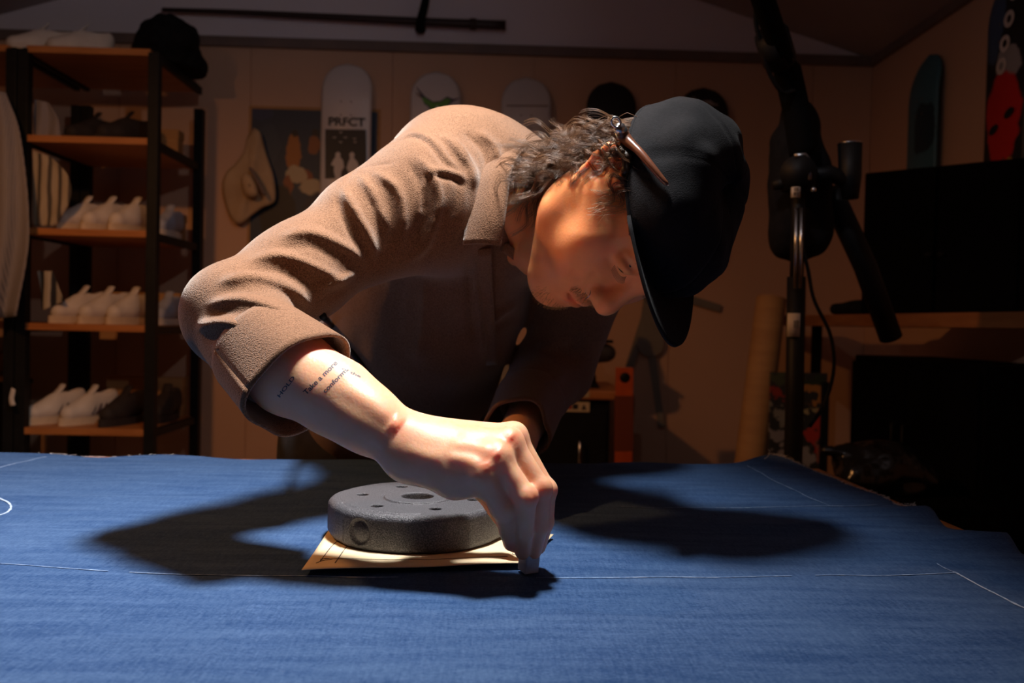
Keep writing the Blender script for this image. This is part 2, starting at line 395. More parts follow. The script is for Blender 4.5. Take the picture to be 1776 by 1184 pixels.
# ================================================================== work table, denim, pattern, weight
def denim_mat():
    m = bpy.data.materials.new('denim'); m.use_nodes = True; nt = m.node_tree; N, L, b = node_after(m)
    b.inputs['Roughness'].default_value = .85; b.inputs['Specular IOR Level'].default_value = .15
    b.inputs['Sheen Weight'].default_value = .12; b.inputs['Sheen Roughness'].default_value = .5; b.inputs['Sheen Tint'].default_value = (.4, .6, 1, 1)
    tc = N.new('ShaderNodeTexCoord')
    def noise(scale, sc, det=3, rough=.6):
        mp = N.new('ShaderNodeMapping'); mp.inputs['Scale'].default_value = sc; mp.inputs['Rotation'].default_value = (0, 0, .04); L.new(tc.outputs['Object'], mp.inputs[0])
        n = N.new('ShaderNodeTexNoise'); n.inputs['Scale'].default_value = scale; n.inputs['Detail'].default_value = det; n.inputs['Roughness'].default_value = rough; L.new(mp.outputs[0], n.inputs['Vector']); return n.outputs['Fac']
    a = noise(900, (.35, 1, 1)); s = noise(60, (.12, 1, 1), 5, .7); big = noise(9, (.4, 1, 1), 4); tw = noise(420, (1, .16, 1), 2)
    def mth(op, x, y):
        n = N.new('ShaderNodeMath'); n.operation = op
        for i, v in enumerate((x, y)):
            if isinstance(v, (int, float)): n.inputs[i].default_value = v
            else: L.new(v, n.inputs[i])
        return n.outputs[0]
    t_ = mth('ADD', mth('ADD', mth('MULTIPLY', a, .8), mth('MULTIPLY', s, .75)), mth('ADD', mth('MULTIPLY', big, .25), mth('MULTIPLY', tw, .45)))
    cr = N.new('ShaderNodeValToRGB'); e = cr.color_ramp.elements
    e[0].position = .78; e[0].color = (.008, .036, .115, 1); e[1].position = 1.42; e[1].color = (.13, .22, .39, 1)
    x = cr.color_ramp.elements.new(1.0); x.color = (.019, .080, .225, 1)
    rg = N.new('ShaderNodeMapRange'); rg.inputs['From Min'].default_value = 0; rg.inputs['From Max'].default_value = 2.15
    L.new(t_, rg.inputs[0])
    e[0].position = .42; x.position = .52; cr.color_ramp.elements[-1].position = .645
    L.new(rg.outputs[0], cr.inputs[0]); L.new(cr.outputs[0], b.inputs['Base Color'])
    bp = N.new('ShaderNodeBump'); bp.inputs['Strength'].default_value = .5; bp.inputs['Distance'].default_value = .0006
    L.new(t_, bp.inputs['Height']); L.new(bp.outputs[0], b.inputs['Normal']); return m
M_denim = denim_mat()
M_denim_in = mat('denim_edge', (.16, .18, .22), .9, (.08, .1, .14), 80)
M_chalk = mat('chalk', (.26, .36, .54), .95, (.10, .18, .36), 160, 4)
M_chalk2 = mat('fresh_chalk', (.42, .50, .64), .95, (.22, .32, .48), 160, 4)
M_paper = mat('pattern_paper', (.80, .64, .42), .7, (.75, .58, .36), 14, 4)
M_ink = mat('pencil_ink', (.05, .035, .03), .7)
M_tabletop = mat('table_wood', (.50, .19, .05), .45, (.38, .13, .03), 6, 5, .1, 40, stretch=(1, 7, 7))

TZ = TABLE_Z - .003
fl_, fr_ = on_z(-420, 782, TZ), on_z(1440, 813, TZ)
r1, r2 = on_z(1480, 838, TZ), on_z(1790, 968, TZ)
rd = (r2 - r1); cor = r1 - rd * .32
near = r1 + rd * ((.14 - r1[1]) / rd[1])
def solve_far(x): return fl_ + (fr_ - fl_) * ((x - fl_[0]) / (fr_[0] - fl_[0]))
cornr = None
# far-right corner: where the right edge meets the far edge line
d1 = (fr_ - fl_)[:2]; d2 = rd[:2]; A_ = np.array([[d1[0], -d2[0]], [d1[1], -d2[1]]]); tt_ = np.linalg.solve(A_, (r1 - fl_)[:2])
cornr = fl_ + (fr_ - fl_) * tt_[0]
far_l = solve_far(-1.28); near_l = np.array([-1.28, .14, TZ])
top = [cornr, far_l, near_l, near]
table = thing('work_table', 'large wooden work table whose orange edge shows beside the denim', 'table', (0, .7, 0))
ol = [(p[0], p[1]) for p in top]
mb = MB().prism(ol, .034, Matrix.Translation((0, 0, TZ - .034))); mb.build('tabletop', M_tabletop, table)
cx, cy = np.mean([p[0] for p in ol]), np.mean([p[1] for p in ol])
for (x, y) in ol:
    lx, ly = x + (cx - x) * .12, y + (cy - y) * .12
    MB().box((lx - .035, ly - .035, 0), (lx + .035, ly + .035, TZ - .034), .004).build('leg', M_tabletop, table)
MB().prism([(x + (cx - x) * .1, y + (cy - y) * .1) for x, y in ol], .07, Matrix.Translation((0, 0, TZ - .106))).build('apron', M_tabletop, table)
rehome(table)

# ---- denim: a sheet lying over the top, wavy right edge, lifted frayed corner
edge_px = [(1336, 800), (1380, 806), (1430, 823), (1480, 843), (1530, 862), (1575, 884), (1600, 887), (1622, 897), (1640, 915), (1668, 925), (1700, 935), (1722, 935), (1740, 934), (1758, 947), (1776, 962), (1830, 985), (1960, 1060), (2300, 1290)]
redge = np.array([on_z(x, y, TABLE_Z) for x, y in edge_px])
far_px = [(-430, 777), (-200, 781), (0, 785), (80, 787), (180, 793), (270, 789), (330, 791), (420, 796), (480, 796), (700, 798), (960, 804), (1100, 803), (1220, 806), (1336, 800)]
fedge = np.array([on_z(x, y, TABLE_Z) for x, y in far_px])
NU, NV = 220, 150
G = np.zeros((NV, NU, 3))
fe = catmull(fedge, 400); re_ = catmull(redge, 600)
ls = np.concatenate([[0], np.cumsum(np.linalg.norm(np.diff(fe, axis=0), axis=1))]); ls /= ls[-1]
for j in range(NV):
    v = (j / (NV - 1)) ** 1.15
    y0 = fe[-1][1]; yy = y0 + (.17 - y0) * v
    k = np.argmin(np.abs(re_[:, 1] - yy)); xr = re_[k][0]
    for i in range(NU):
        u = i / (NU - 1); X = -1.25 + (xr + 1.25) * u
        fy = np.interp(X, fe[:, 0], fe[:, 1]) if X < fe[-1][0] else fe[-1][1]
        Y = fy + (.17 - fy) * v
        G[j, i] = (X, Y, TABLE_Z)
P = G.reshape(-1, 3)
z = .0016 * vnoise(P * [1, 1.6, 1], 7, 3) + .0009 * vnoise(P * [1, 2.5, 1], 19, 4)
c0 = on_z(1336, 800, TABLE_Z); dd = np.hypot((P[:, 0] - c0[0]) * .8, (P[:, 1] - c0[1]))
z += .013 * np.exp(-(dd / .045) ** 2)                                # curled far corner
for (qx, qy, a, w) in ((1605, 890, .009, .028), (1730, 937, .010, .03), (1560, 880, -.001, .02)):
    q = on_z(qx, qy, TABLE_Z); z += a * np.exp(-(((P[:, 0] - q[0]) / (w * 1.6)) ** 2 + ((P[:, 1] - q[1]) / w) ** 2))
for (p0, p1, a, w) in (((470, 1010), (330, 1200), .0016, .004), ((1300, 915), (1560, 905), .002, .02), ((100, 1180), (600, 1090), .001, .02)):   # soft pressed creases
    q0, q1 = on_z(*p0, TABLE_Z)[:2], on_z(*p1, TABLE_Z)[:2]; ab = q1 - q0
    tq = np.clip(((P[:, :2] - q0) @ ab) / (ab @ ab), 0, 1); dq = np.linalg.norm(P[:, :2] - q0 - tq[:, None] * ab, axis=1); z += a * np.exp(-(dq / w) ** 2)
G[..., 2] += np.maximum(z, -.0012).reshape(NV, NU)
denim = MB().sheet(G[:, :, :], .0014).build('denim_cloth', M_denim)
tag(denim, 'large sheet of blue denim spread over the work table', 'denim cloth')
dv = np.array([v.co[:] for v in denim.data.vertices]); dbvh = BVHTree.FromPolygons([Vector(v) for v in dv], [tuple(p.vertices) for p in denim.data.polygons])
def drop(p, lift=.0004):
    h = dbvh.ray_cast(Vector((p[0], p[1], TABLE_Z + .3)), Vector((0, 0, -1)))
    return np.array(h[0]) + [0, 0, lift] if h[0] is not None else np.array([p[0], p[1], TABLE_Z + .001])
def chalk(pts, w, name='chalk_line', m=None, parent=None, n=40, gaps=None, closed=False, over=None):
    if gaps:
        C_ = catmull(np.array(pts, float), 80); e_ = [0] + [v_ for g_ in gaps for v_ in g_] + [1]
        for a_, b_ in zip(e_[0::2], e_[1::2]):
            seg = C_[int(a_ * 79):int(b_ * 79) + 1:4]
            if len(seg) > 2: chalk([tuple(q_) for q_ in seg], w, name, m, parent, max(8, int(n * (b_ - a_))), None, False, over)
        return
    C = catmull(np.array([on_z(x, y, TABLE_Z) for x, y in pts]), n)
    L_, R_ = [], []
    T = np.gradient(C, axis=0); T /= np.linalg.norm(T, axis=1)[:, None] + 1e-9
    for p, t_ in zip(C, T):
        nrm = np.array([-t_[1], t_[0], 0]); ww = w * (.6 + .8 * random.random())
        f = over if over else drop
        L_.append(f(p + nrm * ww / 2)); R_.append(f(p - nrm * ww / 2))
    g = MB()
    for i in range(n - 1):
        if gaps and any(a <= i / n <= b for a, b in gaps): continue
        o = [L_[i], R_[i], R_[i + 1], L_[i + 1]]; up = np.array([0, 0, .00025])
        V = [q for q in o] + [q + up for q in o]
        g.add(V, [(4, 5, 6, 7), (0, 4, 7, 3), (1, 2, 6, 5), (0, 1, 5, 4), (3, 7, 6, 2)])
    return g.build(name, m or M_chalk, parent if parent is not None else denim)
chalk([(-60, 975), (150, 988), (380, 999), (522, 1002), (700, 1002)], .0016, n=60, gaps=[(.02, .05), (.31, .33)])
chalk([(930, 1003), (1100, 1004), (1250, 1002), (1370, 1001), (1445, 999), (1540, 1000), (1660, 995)], .0015, n=70, gaps=[(.52, .6)])
chalk([(1655, 994), (1690, 1012), (1735, 1034), (1790, 1062)], .0022, m=M_chalk2, n=30)
chalk([(1625, 980), (1640, 988), (1655, 994)], .001, n=10)
chalk([(965, 879), (1100, 880), (1300, 881), (1440, 880), (1530, 876)], .0014, n=50, gaps=[(.1, .22)])
chalk([(1296, 809), (1340, 832), (1390, 857), (1440, 880)], .0016, n=30)
chalk([(-20, 815), (30, 803), (80, 792)], .0022, n=16)
chalk([(-14, 860), (12, 870), (19, 880), (8, 891), (-14, 900)], .0026, m=M_chalk2, n=24)
# frayed threads along the cut right edge and far-left edge
M_thread = mat('cotton_thread', (.75, .72, .70), .9)
tb = MB()
for k in range(260):
    s = random.random(); i = int(s * 200); p = drop(re_[min(i, 599)] + np.array([-.003, 0, 0]), .0002)
    a = random.uniform(0, 6.28); l = random.uniform(.002, .008); d_ = np.array([math.cos(a) * l, math.sin(a) * l * .6, random.uniform(.000, .004)])
    tb.tube([p, p + d_ * .5 + [0, 0, .001], p + d_], .00018, 3, False)
for k in range(28):
    p = drop(fe[int(random.uniform(.22, .42) * 399)] + np.array([0, -.002, 0]), .0002); d_ = np.array([random.uniform(-.012, .012), random.uniform(0, .003), random.uniform(0, .002)])
    tb.tube([p, p + d_ * .5 + [0, 0, .0006], p + d_], .0002, 3, False)
pc = drop(on_z(1325, 804, TABLE_Z)); tb.tube(catmull([pc, pc + [.006, .0, .004], pc + [.009, 0, .012], pc + [.006, 0, .016]], 8), .0004, 4, False)
tag(tb.build('frayed_threads', M_thread, denim), kind='stuff')

# ---- paper pattern under the weight
PZ = TABLE_Z + .0032
q = [on_z(523, 996, PZ), on_z(908, 984, PZ), on_z(960, 930, PZ), on_z(588, 893, PZ)]
G = np.zeros((24, 40, 3))
for j in range(24):
    for i in range(40):
        u, v = i / 39, j / 23
        p = (q[0] * (1 - u) + q[1] * u) * (1 - v) + (q[3] * (1 - u) + q[2] * u) * v
        p = p + [0, 0, .0012 + .0028 * (1 - v) ** 3 + .002 * max(0, u - .85) * v * 20 * .15 + .0006 * math.sin(u * 9) * (1 - v)]; G[j, i] = p
paper = MB().sheet(G, .0006).build('paper_pattern', M_paper)
tag(paper, 'tan paper sewing pattern lying on the denim under the black weight plate', 'paper pattern')
pvt = BVHTree.FromPolygons([v.co for v in paper.data.vertices], [tuple(p.vertices) for p in paper.data.polygons])
def drop_p(p, lift=.0001):
    h = pvt.ray_cast(Vector((p[0], p[1], TABLE_Z + .3)), Vector((0, 0, -1)))
    return np.array(h[0]) + [0, 0, lift] if h[0] is not None else np.array([p[0], p[1], PZ + .003])
for L_ in ([(555, 986), (578, 954), (604, 932)], [(581, 990), (600, 960), (618, 942)], [(555, 982), (700, 982), (880, 977)], [(556, 983), (566, 981), (576, 983)], [(548, 990), (560, 985), (574, 984)]):
    chalk(L_, .0007, 'pencil_line', M_ink, paper, 24, over=drop_p)
chalk([(889, 970), (889, 973), (893, 973)], .0006, 'pencil_mark', M_ink, paper, 6, over=drop_p)

# ---- black vinyl weight plate
WC = cp(-.0945, .884, 0) * [1, 1, 0] + [0, 0, TABLE_Z + .0056]; WR, WH = .0905, .0365
def P_cyl(c, r, z0, z1, rad=.004, op='u', k=.003, amp=0, lob=0, ph=0):
    zc, hz = (z0 + z1) / 2, (z1 - z0) / 2
    def f(x, y, zz):
        dx, dy = x - c[0], y - c[1]; rr = np.hypot(dx, dy)
        R_ = r if not amp else r + amp * np.clip(np.cos(np.arctan2(dy, dx) * lob + ph) * 3, -1, 1)
        a = rr - R_ + rad; b = np.abs(zz - zc) - hz + rad
        return np.sqrt(np.maximum(a, 0) ** 2 + np.maximum(b, 0) ** 2) + np.minimum(np.maximum(a, b), 0) - rad
    return (op, k, f, np.array([c[0], c[1], zc]), math.hypot(r + amp, hz))
def P_ring(c, R_, z, r, op='s', k=.002, a0=None, a1=None):
    def f(x, y, zz):
        dx, dy = x - c[0], y - c[1]; d = np.hypot(np.hypot(dx, dy) - R_, zz - z) - r
        if a0 is not None:
            an = np.arctan2(dy, dx); d = np.where((an > a0) & (an < a1), d, np.maximum(d, .004))
        return d
    return (op, k, f, np.array([c[0], c[1], z]), R_ + r)
z0, z1 = WC[2], WC[2] + WH
pr = [P_cyl(WC, WR, z0, z1, .0065, amp=.0008, lob=6, ph=.4), P_cyl(WC, .036, z1 - .01, z1 + .0010, .002), P_cyl(WC, .0165, z0 - .01, z1 + .03, .001, 's', .0018)]
pr.append(P_ring(WC, .036, z1, .0011)); pr.append(P_ring(WC, .079, z1 + .0006, .0018, a0=-2.75, a1=-1.45)); pr.append(P_ring(WC, .079, z1 + .0006, .0014, a0=1.1, a1=1.95))
for k in range(6):
    a = math.radians(-68 + 60 * k); c = WC + np.array([math.cos(a) * .0585, math.sin(a) * .0585, 0]); pr.append(P_cyl(c, .0062, z1 - .032, z1 + .02, .001, 's', .0006))
a = math.radians(-122); c = WC + np.array([math.cos(a) * WR, math.sin(a) * WR, 0])
Rr = np.array([[math.cos(a), -math.sin(a), 0], [math.sin(a), math.cos(a), 0], [0, 0, 1.]])
pr.append(P_ell(c + [0, 0, WH * .5], (.004, .012, .012), Rr, 's', .002))
pr.append(P_ell(c + [0, 0, WH * .5] - Rr[:, 0] * .003, (.004, .009, .009), Rr, 'u', .002))
for da in (-.24,):
    c2 = WC + np.array([math.cos(a + da) * (WR + .001), math.sin(a + da) * (WR + .001), 0]); pr.append(P_rc(c2 + [0, 0, 0], c2 + [0, 0, .026], .0012, op='s', k=.001))
V, Q = sdf_mesh(pr, .0011)
M_plate = mat('black_vinyl', (.045, .042, .047), .45, (.15, .142, .155), 900, 2, 0, spec=.4, lo_=.42, hi_=.68)
N, L, b = node_after(M_plate)
tc = N.new('ShaderNodeTexCoord'); nz = N.new('ShaderNodeTexNoise'); nz.inputs['Scale'].default_value = 900; nz.inputs['Detail'].default_value = 2; L.new(tc.outputs['Object'], nz.inputs['Vector'])
sep = N.new('ShaderNodeSeparateXYZ'); geo = N.new('ShaderNodeNewGeometry'); L.new(geo.outputs['Normal'], sep.inputs[0])
bp = N.new('ShaderNodeBump'); bp.inputs['Distance'].default_value = .0009; bp.inputs['Strength'].default_value = 1.0; L.new(nz.outputs['Fac'], bp.inputs['Height']); L.new(bp.outputs[0], b.inputs['Normal'])
wp = link('weight_plate', np_mesh('weight_plate', V, Q), M_plate)
tag(wp, 'round black grainy weight plate with six small holes resting on the paper pattern', 'weight')

# ---- chalk tool held under the fingertips
t0 = on_z(905, 991, TABLE_Z + .0025)
ch = MB().box((-.0008, -.007, 0), (.0135, .007, .025), .0012, Matrix.Translation(Vector(t0)) @ Matrix.Rotation(math.radians(28), 4, 'Z') @ Matrix.Rotation(math.radians(8), 4, 'X')).build('tailors_chalk', mat('grey_chalk', (.55, .56, .58), .8, (.4, .4, .42), 60))
tag(ch, 'small pale grey slab of tailor\'s chalk held upright by the fingertips', 'chalk')
# ================================================================== the person
M_skin = mat('skin', (.80, .43, .265), .46, (.75, .385, .225), 40, 4, .10, 400, sss=.7, spec=.4)
def jacket_mat(name, c, c2):
    m = bpy.data.materials.new(name); m.use_nodes = True; nt = m.node_tree; N, L, b = node_after(m)
    b.inputs['Roughness'].default_value = .9; b.inputs['Specular IOR Level'].default_value = .1
    b.inputs['Sheen Weight'].default_value = .42; b.inputs['Sheen Roughness'].default_value = .45; b.inputs['Sheen Tint'].default_value = (1, .93, .86, 1)
    tc = N.new('ShaderNodeTexCoord')
    def wav(rot, sc):
        mp = N.new('ShaderNodeMapping'); mp.inputs['Rotation'].default_value = rot; L.new(tc.outputs['Object'], mp.inputs[0])
        w = N.new('ShaderNodeTexWave'); w.inputs['Scale'].default_value = sc; w.inputs['Distortion'].default_value = .6; w.inputs['Detail'].default_value = 1; w.inputs['Detail Scale'].default_value = 2; L.new(mp.outputs[0], w.inputs['Vector']); return w.outputs['Fac']
    w1 = w2 = None
    mu = N.new('ShaderNodeTexVoronoi'); mu.inputs['Scale'].default_value = 820; L.new(tc.outputs['Object'], mu.inputs['Vector'])
    nz = N.new('ShaderNodeTexNoise'); nz.inputs['Scale'].default_value = 700; nz.inputs['Detail'].default_value = 2; L.new(tc.outputs['Object'], nz.inputs['Vector'])
    ad = N.new('ShaderNodeMath'); ad.operation = 'ADD'; L.new(mu.outputs[0], ad.inputs[0]); L.new(nz.outputs['Fac'], ad.inputs[1])
    cr = N.new('ShaderNodeValToRGB'); cr.color_ramp.elements[0].color = (*c, 1); cr.color_ramp.elements[1].color = (*c2, 1); cr.color_ramp.elements[0].position = .3; cr.color_ramp.elements[1].position = 1.0
    mr = N.new('ShaderNodeMapRange'); mr.inputs['From Max'].default_value = 1.4; L.new(ad.outputs[0], mr.inputs[0]); L.new(mr.outputs[0], cr.inputs[0]); L.new(cr.outputs[0], b.inputs['Base Color'])
    bp = N.new('ShaderNodeBump'); bp.inputs['Strength'].default_value = .6; bp.inputs['Distance'].default_value = .0008; L.new(ad.outputs[0], bp.inputs['Height']); L.new(bp.outputs[0], b.inputs['Normal'])
    return m
M_jacket = jacket_mat('tan_jacket_cloth', (.285, .142, .078), (.11, .048, .022))
M_trouser = mat('dark_trouser_cloth', (.018, .017, .02), .9, (.03, .028, .032), 40, bump=.3)
M_cap = mat('black_cap_cotton', (.0055, .0050, .0062), .9, (.010, .009, .011), 300, 3, .35, 900, sheen=.04, spec=.2)
M_stitch = mat('seam_thread', (.10, .055, .03), .9)

person = thing('person', 'person in tan overshirt and black cap bending over the denim, head down', 'person', tuple(cp(-.23, 1.5, 0) * [1, 1, 0]))

# ---- head frame (solved from the face in the photograph): columns = his right, face forward, crown
HB = np.array([[-0.5959, -0.1141, 0.7949], [-0.727, -0.3437, -0.5944], [0.341, -0.9321, 0.1218]])
HO = np.array([.1305, .9281, .1228])
def W3(v): return CAM + np.outer(v[..., 0], RH).reshape(v.shape) + np.outer(v[..., 1], FH).reshape(v.shape) + np.outer(v[..., 2], ZU).reshape(v.shape)
HR = np.stack([RH * HB[0, i] + FH * HB[1, i] + ZU * HB[2, i] for i in range(3)], 1); HP = cp(*HO)
def hw(p): return HP + HR @ np.array(p, float)
def hwa(P): return HP + np.asarray(P) @ HR.T
def hloc(P): return (np.asarray(P) - HP) @ HR

B = []      # bare body
def he(c, r, **k): B.append(P_ell(hw(c), r, HR, **k))
def hc(a, b, ra, rb=None, **k): B.append(P_rc(hw(a), hw(b), ra, rb, **k))
he((0, -.014, .034), (.0715, .092, .060))
he((0, .030, -.030), (.060, .056, .080), k=.03)
he((0, .048, .030), (.055, .034, .028), k=.02)
for s in (1, -1):
    hc((s * .046, .010, -.060), (s * .020, .066, -.096), .020, .017, k=.03)
    hc((s * .055, -.005, -.02), (s * .046, .010, -.060), .018, .020, k=.03)
    hc((s * .050, .050, -.012), (s * .062, .015, -.004), .018, .012, k=.03)
    he((s * .036, .060, -.035), (.022, .024, .026), k=.03)
    hc((s * .008, .086, .030), (s * .036, .078, .034), .0085, .0075, k=.015)
hc((0, .070, -.097), (0, .073, -.100), .0195, k=.025)
he((0, .074, -.058), (.030, .0185, .030), k=.025)
for s in (1, -1): B.append(P_ell(hw((s * .0335, .098, .0185)), (.0165, .0135, .0125), HR, op='s', k=.014))
hc((0, .084, .024), (0, .103, -.018), .0072, .0098, k=.016)
hc((0, .1045, -.024), (0, .1060, -.0265), .0105, k=.010)
for s in (1, -1):
    he((s * .0125, .0945, -.0325), (.0075, .0095, .0078), k=.007)
    B.append(P_ell(hw((s * .0062, .0985, -.0405)), (.0036, .0055, .005), HR, op='s', k=.003))
hc((0, .092, -.040), (0, .100, -.036), .0055, k=.006)
pts = [hw((x, y, z)) for x, y, z in ((-.022, .0815, -.0625), (-.010, .0915, -.0580), (-.003, .0945, -.0565), (.003, .0945, -.0565), (.010, .0915, -.0580), (.022, .0815, -.0625))]
B += chain(pts, [.0032, .005, .0055, .0055, .005, .0032], k=.006)
pts = [hw((x, y, z)) for x, y, z in ((-.020, .0815, -.0655), (-.009, .0905, -.0695), (.009, .0905, -.0695), (.020, .0815, -.0655))]
B += chain(pts, [.0032, .0062, .0062, .0032], k=.006)
pts = [hw((x, y, z)) for x, y, z in ((-.024, .0825, -.0632), (-.010, .0975, -.0630), (0, .1000, -.0625), (.010, .0975, -.0630), (.024, .0825, -.0632))]
B += chain(pts, [.0012, .0016, .0016, .0016, .0012], op='s', k=.004)
for s in (1, -1):      # lids, looking down
    he((s * .0325, .0765, .0195), (.0152, .0138, .0132), k=.005)
    pts = [hw((s * x, y, z)) for x, y, z in ((.0195, .0875, .0125), (.027, .0915, .0102), (.036, .0905, .0102), (.0455, .0825, .0135))]
    B += chain(pts, [.0008, .0016, .0016, .0008], op='s', k=.002)
    pts = [hw((s * x, y, z)) for x, y, z in ((.020, .0868, .0245), (.030, .0905, .0265), (.041, .0865, .0255), (.048, .0785, .021))]
    B += chain(pts, [.0010, .0016, .0016, .0010], op='s', k=.005)
    # ear
    hx = [(.069, .010, .012), (.074, .009, .024), (.080, .000, .033), (.084, -.012, .035), (.0865, -.024, .028), (.0865, -.028, .014), (.083, -.024, -.002), (.078, -.014, -.018), (.074, -.004, -.029), (.069, .003, -.028)]
    B += chain([hw((s * x, y, z)) for x, y, z in hx], [.0035, .004, .0042, .0044, .0044, .0042, .004, .0042, .0058, .004], k=.004)
    B.append(P_ell(hw((s * .0745, -.008, .004)), (.0055, .0165, .026), HR, k=.006))
    ax = [(.078, -.012, .026), (.0825, -.016, .016), (.082, -.014, .002), (.077, -.006, -.012)]
    B += chain([hw((s * x, y, z)) for x, y, z in ax], [.0028, .003, .003, .003], k=.004)
    B.append(P_ell(hw((s * .083, -.006, .001)), (.008, .0065, .010), HR, op='s', k=.005))
    B.append(P_rc(hw((s * .071, .007, -.010)), hw((s * .074, .006, -.006)), .0042, k=.004))
# neck, shoulders, trunk (inside the overshirt)
C7 = at(898, 345, 1.10)
B += [P_rc(hw((0, -.018, -.035)), C7, .052, .052, k=.03), P_rc(hw((.045, -.012, -.040)), at(930, 455, 1.04), .014, .013, k=.03), P_rc(hw((0, .035, -.085)), at(925, 440, 1.05), .02, .02, k=.03)]
SH_R, SH_L = at(740, 356, 1.015), at(1036, 412, 1.22)
CHEST, WAIST, HIP = at(800, 380, 1.16), at(712, 610, 1.42), at(664, 735, 1.575)
B += [P_rc(CHEST, WAIST, .115, .12, k=.05), P_rc(WAIST, HIP, .12, .135, k=.05), P_rc(SH_R, C7, .052, .05, k=.05), P_rc(SH_L, C7, .05, .05, k=.05)]
# right arm
EL_R = at(398, 546, .85); WR_R = at(697, 767, .745)
B += chain([SH_R, at(520, 468, .925), EL_R], [.052, .036, .034], k=.03)
B += chain([EL_R, at(505, 645, .785), at(585, 690, .768), at(640, 728, .756), WR_R], [.034, .0365, .0315, .0262, .0218], k=.02)
B += [P_rc(at(690, 745, .752), at(700, 752, .752), .0135, k=.015), P_rc(at(690, 785, .74), at(712, 800, .742), .012, k=.015)]
# right hand: metacarpals, pad, fingers
kn = dict(p=(838, 822, .715), r=(862, 793, .722), m=(882, 767, .740), i=(890, 757, .764))
wr = dict(p=(712, 792, .738), r=(715, 775, .742), m=(716, 758, .750), i=(716, 750, .762))
for f_ in 'prmi':
    a_, b_ = at(*wr[f_]), at(*kn[f_]); B.append(P_rc(a_, b_, .0150, .0112, k=.014))
    B.append(P_rc(b_, b_ + ZU * .0005, .0118, k=.008))
B += [P_rc(at(706, 800, .742), at(790, 830, .733), .0155, .0150, k=.016), P_rc(at(790, 830, .733), at(842, 838, .724), .0150, .0105, k=.014)]
B += [P_rc(at(720, 775, .765), at(845, 800, .762), .017, .016, k=.02)]                       # palm depth
fing = {'p': ([(838, 824, .715), (872, 882, .722), (883, 922, .738), (886, 942, .752)], [.0112, .0095, .0080, .0069]),
        'r': ([(864, 795, .722), (913, 862, .714), (910, 920, .732), (906, 957, .751)], [.0108, .0090, .0079, .0068]),
        'm': ([(884, 767, .740), (938, 848, .731), (936, 912, .742), (926, 956, .759)], [.0108, .0091, .0080, .0069]),
        'i': ([(892, 757, .764), (947, 850, .753), (945, 905, .762), (934, 948, .774)], [.0106, .0090, .0079, .0068])}
for f_, (ps, rs) in fing.items():
    P3 = [at(*p) for p in ps]
    for i_ in range(3): B.append(P_rc(P3[i_], P3[i_ + 1], rs[i_], rs[i_ + 1], k=.0035 if i_ else .006))
    B.append(P_ell(P3[1] + (CAM - P3[1]) / np.linalg.norm(CAM - P3[1]) * .0012 + ZU * .0010, (rs[1] * 1.05,) * 3, k=.004))
B += chain([at(745, 795, .785), at(815, 822, .800), at(868, 880, .800), at(893, 944, .784)], [.016, .0125, .0105, .0075], k=.010)   # thumb behind
# left arm and hand (resting on the table behind the right hand)
EL_L = at(965, 640, 1.38); WR_L = at(897, 757, 1.10)
B += chain([SH_L, EL_L, at(930, 700, 1.24), WR_L], [.05, .036, .034, .026], k=.03)
LH = {'i': [(862, 800, 1.03), (848, 845, .985), (850, 862, .965)], 'm': [(876, 796, 1.03), (872, 848, .985), (874, 868, .955)], 'r': [(893, 797, 1.03), (896, 848, .99), (897, 866, .965)], 'p': [(910, 800, 1.035), (917, 842, 1.0), (918, 856, .985)]}
for f_, ps in LH.items():
    w_ = at(886 + {'i': -12, 'm': -3, 'r': 8, 'p': 18}[f_], 765, 1.09); P3 = [at(*p) for p in ps]
    P3 = [np.array([p[0], p[1], max(p[2], TABLE_Z + .011)]) for p in P3]
    B.append(P_rc(w_, P3[0], .017, .0115, k=.014)); B += chain(P3, [.0105, .0085, .007], k=.004)
P3 = [at(880, 775, 1.07), at(842, 800, 1.04), at(838, 835, 1.0)]; B += chain([np.array([p[0], p[1], max(p[2], TABLE_Z + .011)]) for p in P3], [.015, .011, .008], k=.01)

V, Q = sdf_mesh(B, .0019)
# tendons, veins, creases as they run on the right hand and forearm
hand_strokes = [
    ([(770, 792), (805, 796), (838, 808)], .0022, 9), ([(760, 800), (800, 812), (830, 822)], -.0012, 8),
    ([(775, 770), (820, 772), (858, 786)], .0018, 8), ([(780, 783), (815, 784), (842, 797)], -.0018, 7),
    ([(790, 752), (835, 755), (878, 762)], .0013, 9), ([(845, 768), (872, 776)], -.0016, 8),
    ([(850, 806), (868, 832), (884, 862)], -.0022, 5), ([(876, 784), (900, 815), (925, 850)], -.0020, 5),
    ([(850, 815), (840, 800)], .0015, 8), ([(866, 790), (858, 783)], .0016, 8), ([(888, 762), (880, 754)], .0016, 8),
    ([(925, 862), (905, 874)], .0012, 8), ([(868, 884), (880, 890)], -.0006, 3), ([(874, 892), (886, 896)], -.0005, 3),
    ([(905, 915), (924, 918)], -.0005, 3), ([(905, 922), (924, 925)], -.0004, 3),
    ([(560, 672), (610, 700), (662, 735), (690, 752)], -.0032, 11), ([(585, 665), (640, 695), (690, 735)], .0016, 14), ([(676, 730), (694, 742)], .0035, 12),
    ([(700, 775), (740, 790), (775, 795)], .0012, 9), ([(660, 765), (690, 790), (705, 800)], -.0012, 10),
]
V = sculpt(V, Q, [(l_, a * (.75 if a > 0 else .24), w * 1.25) for l_, a, w in hand_strokes])
face_strokes = [([(985, 470), (1000, 480), (1010, 495)], -.0014, 9), ([(1040, 470), (1022, 485), (1012, 500)], -.0012, 8), ([(1062, 430), (1070, 452), (1086, 470)], .0010, 6), ([(1052, 440), (1064, 466), (1085, 482)], -.0012, 7)]
V = sculpt(V, Q, face_strokes)
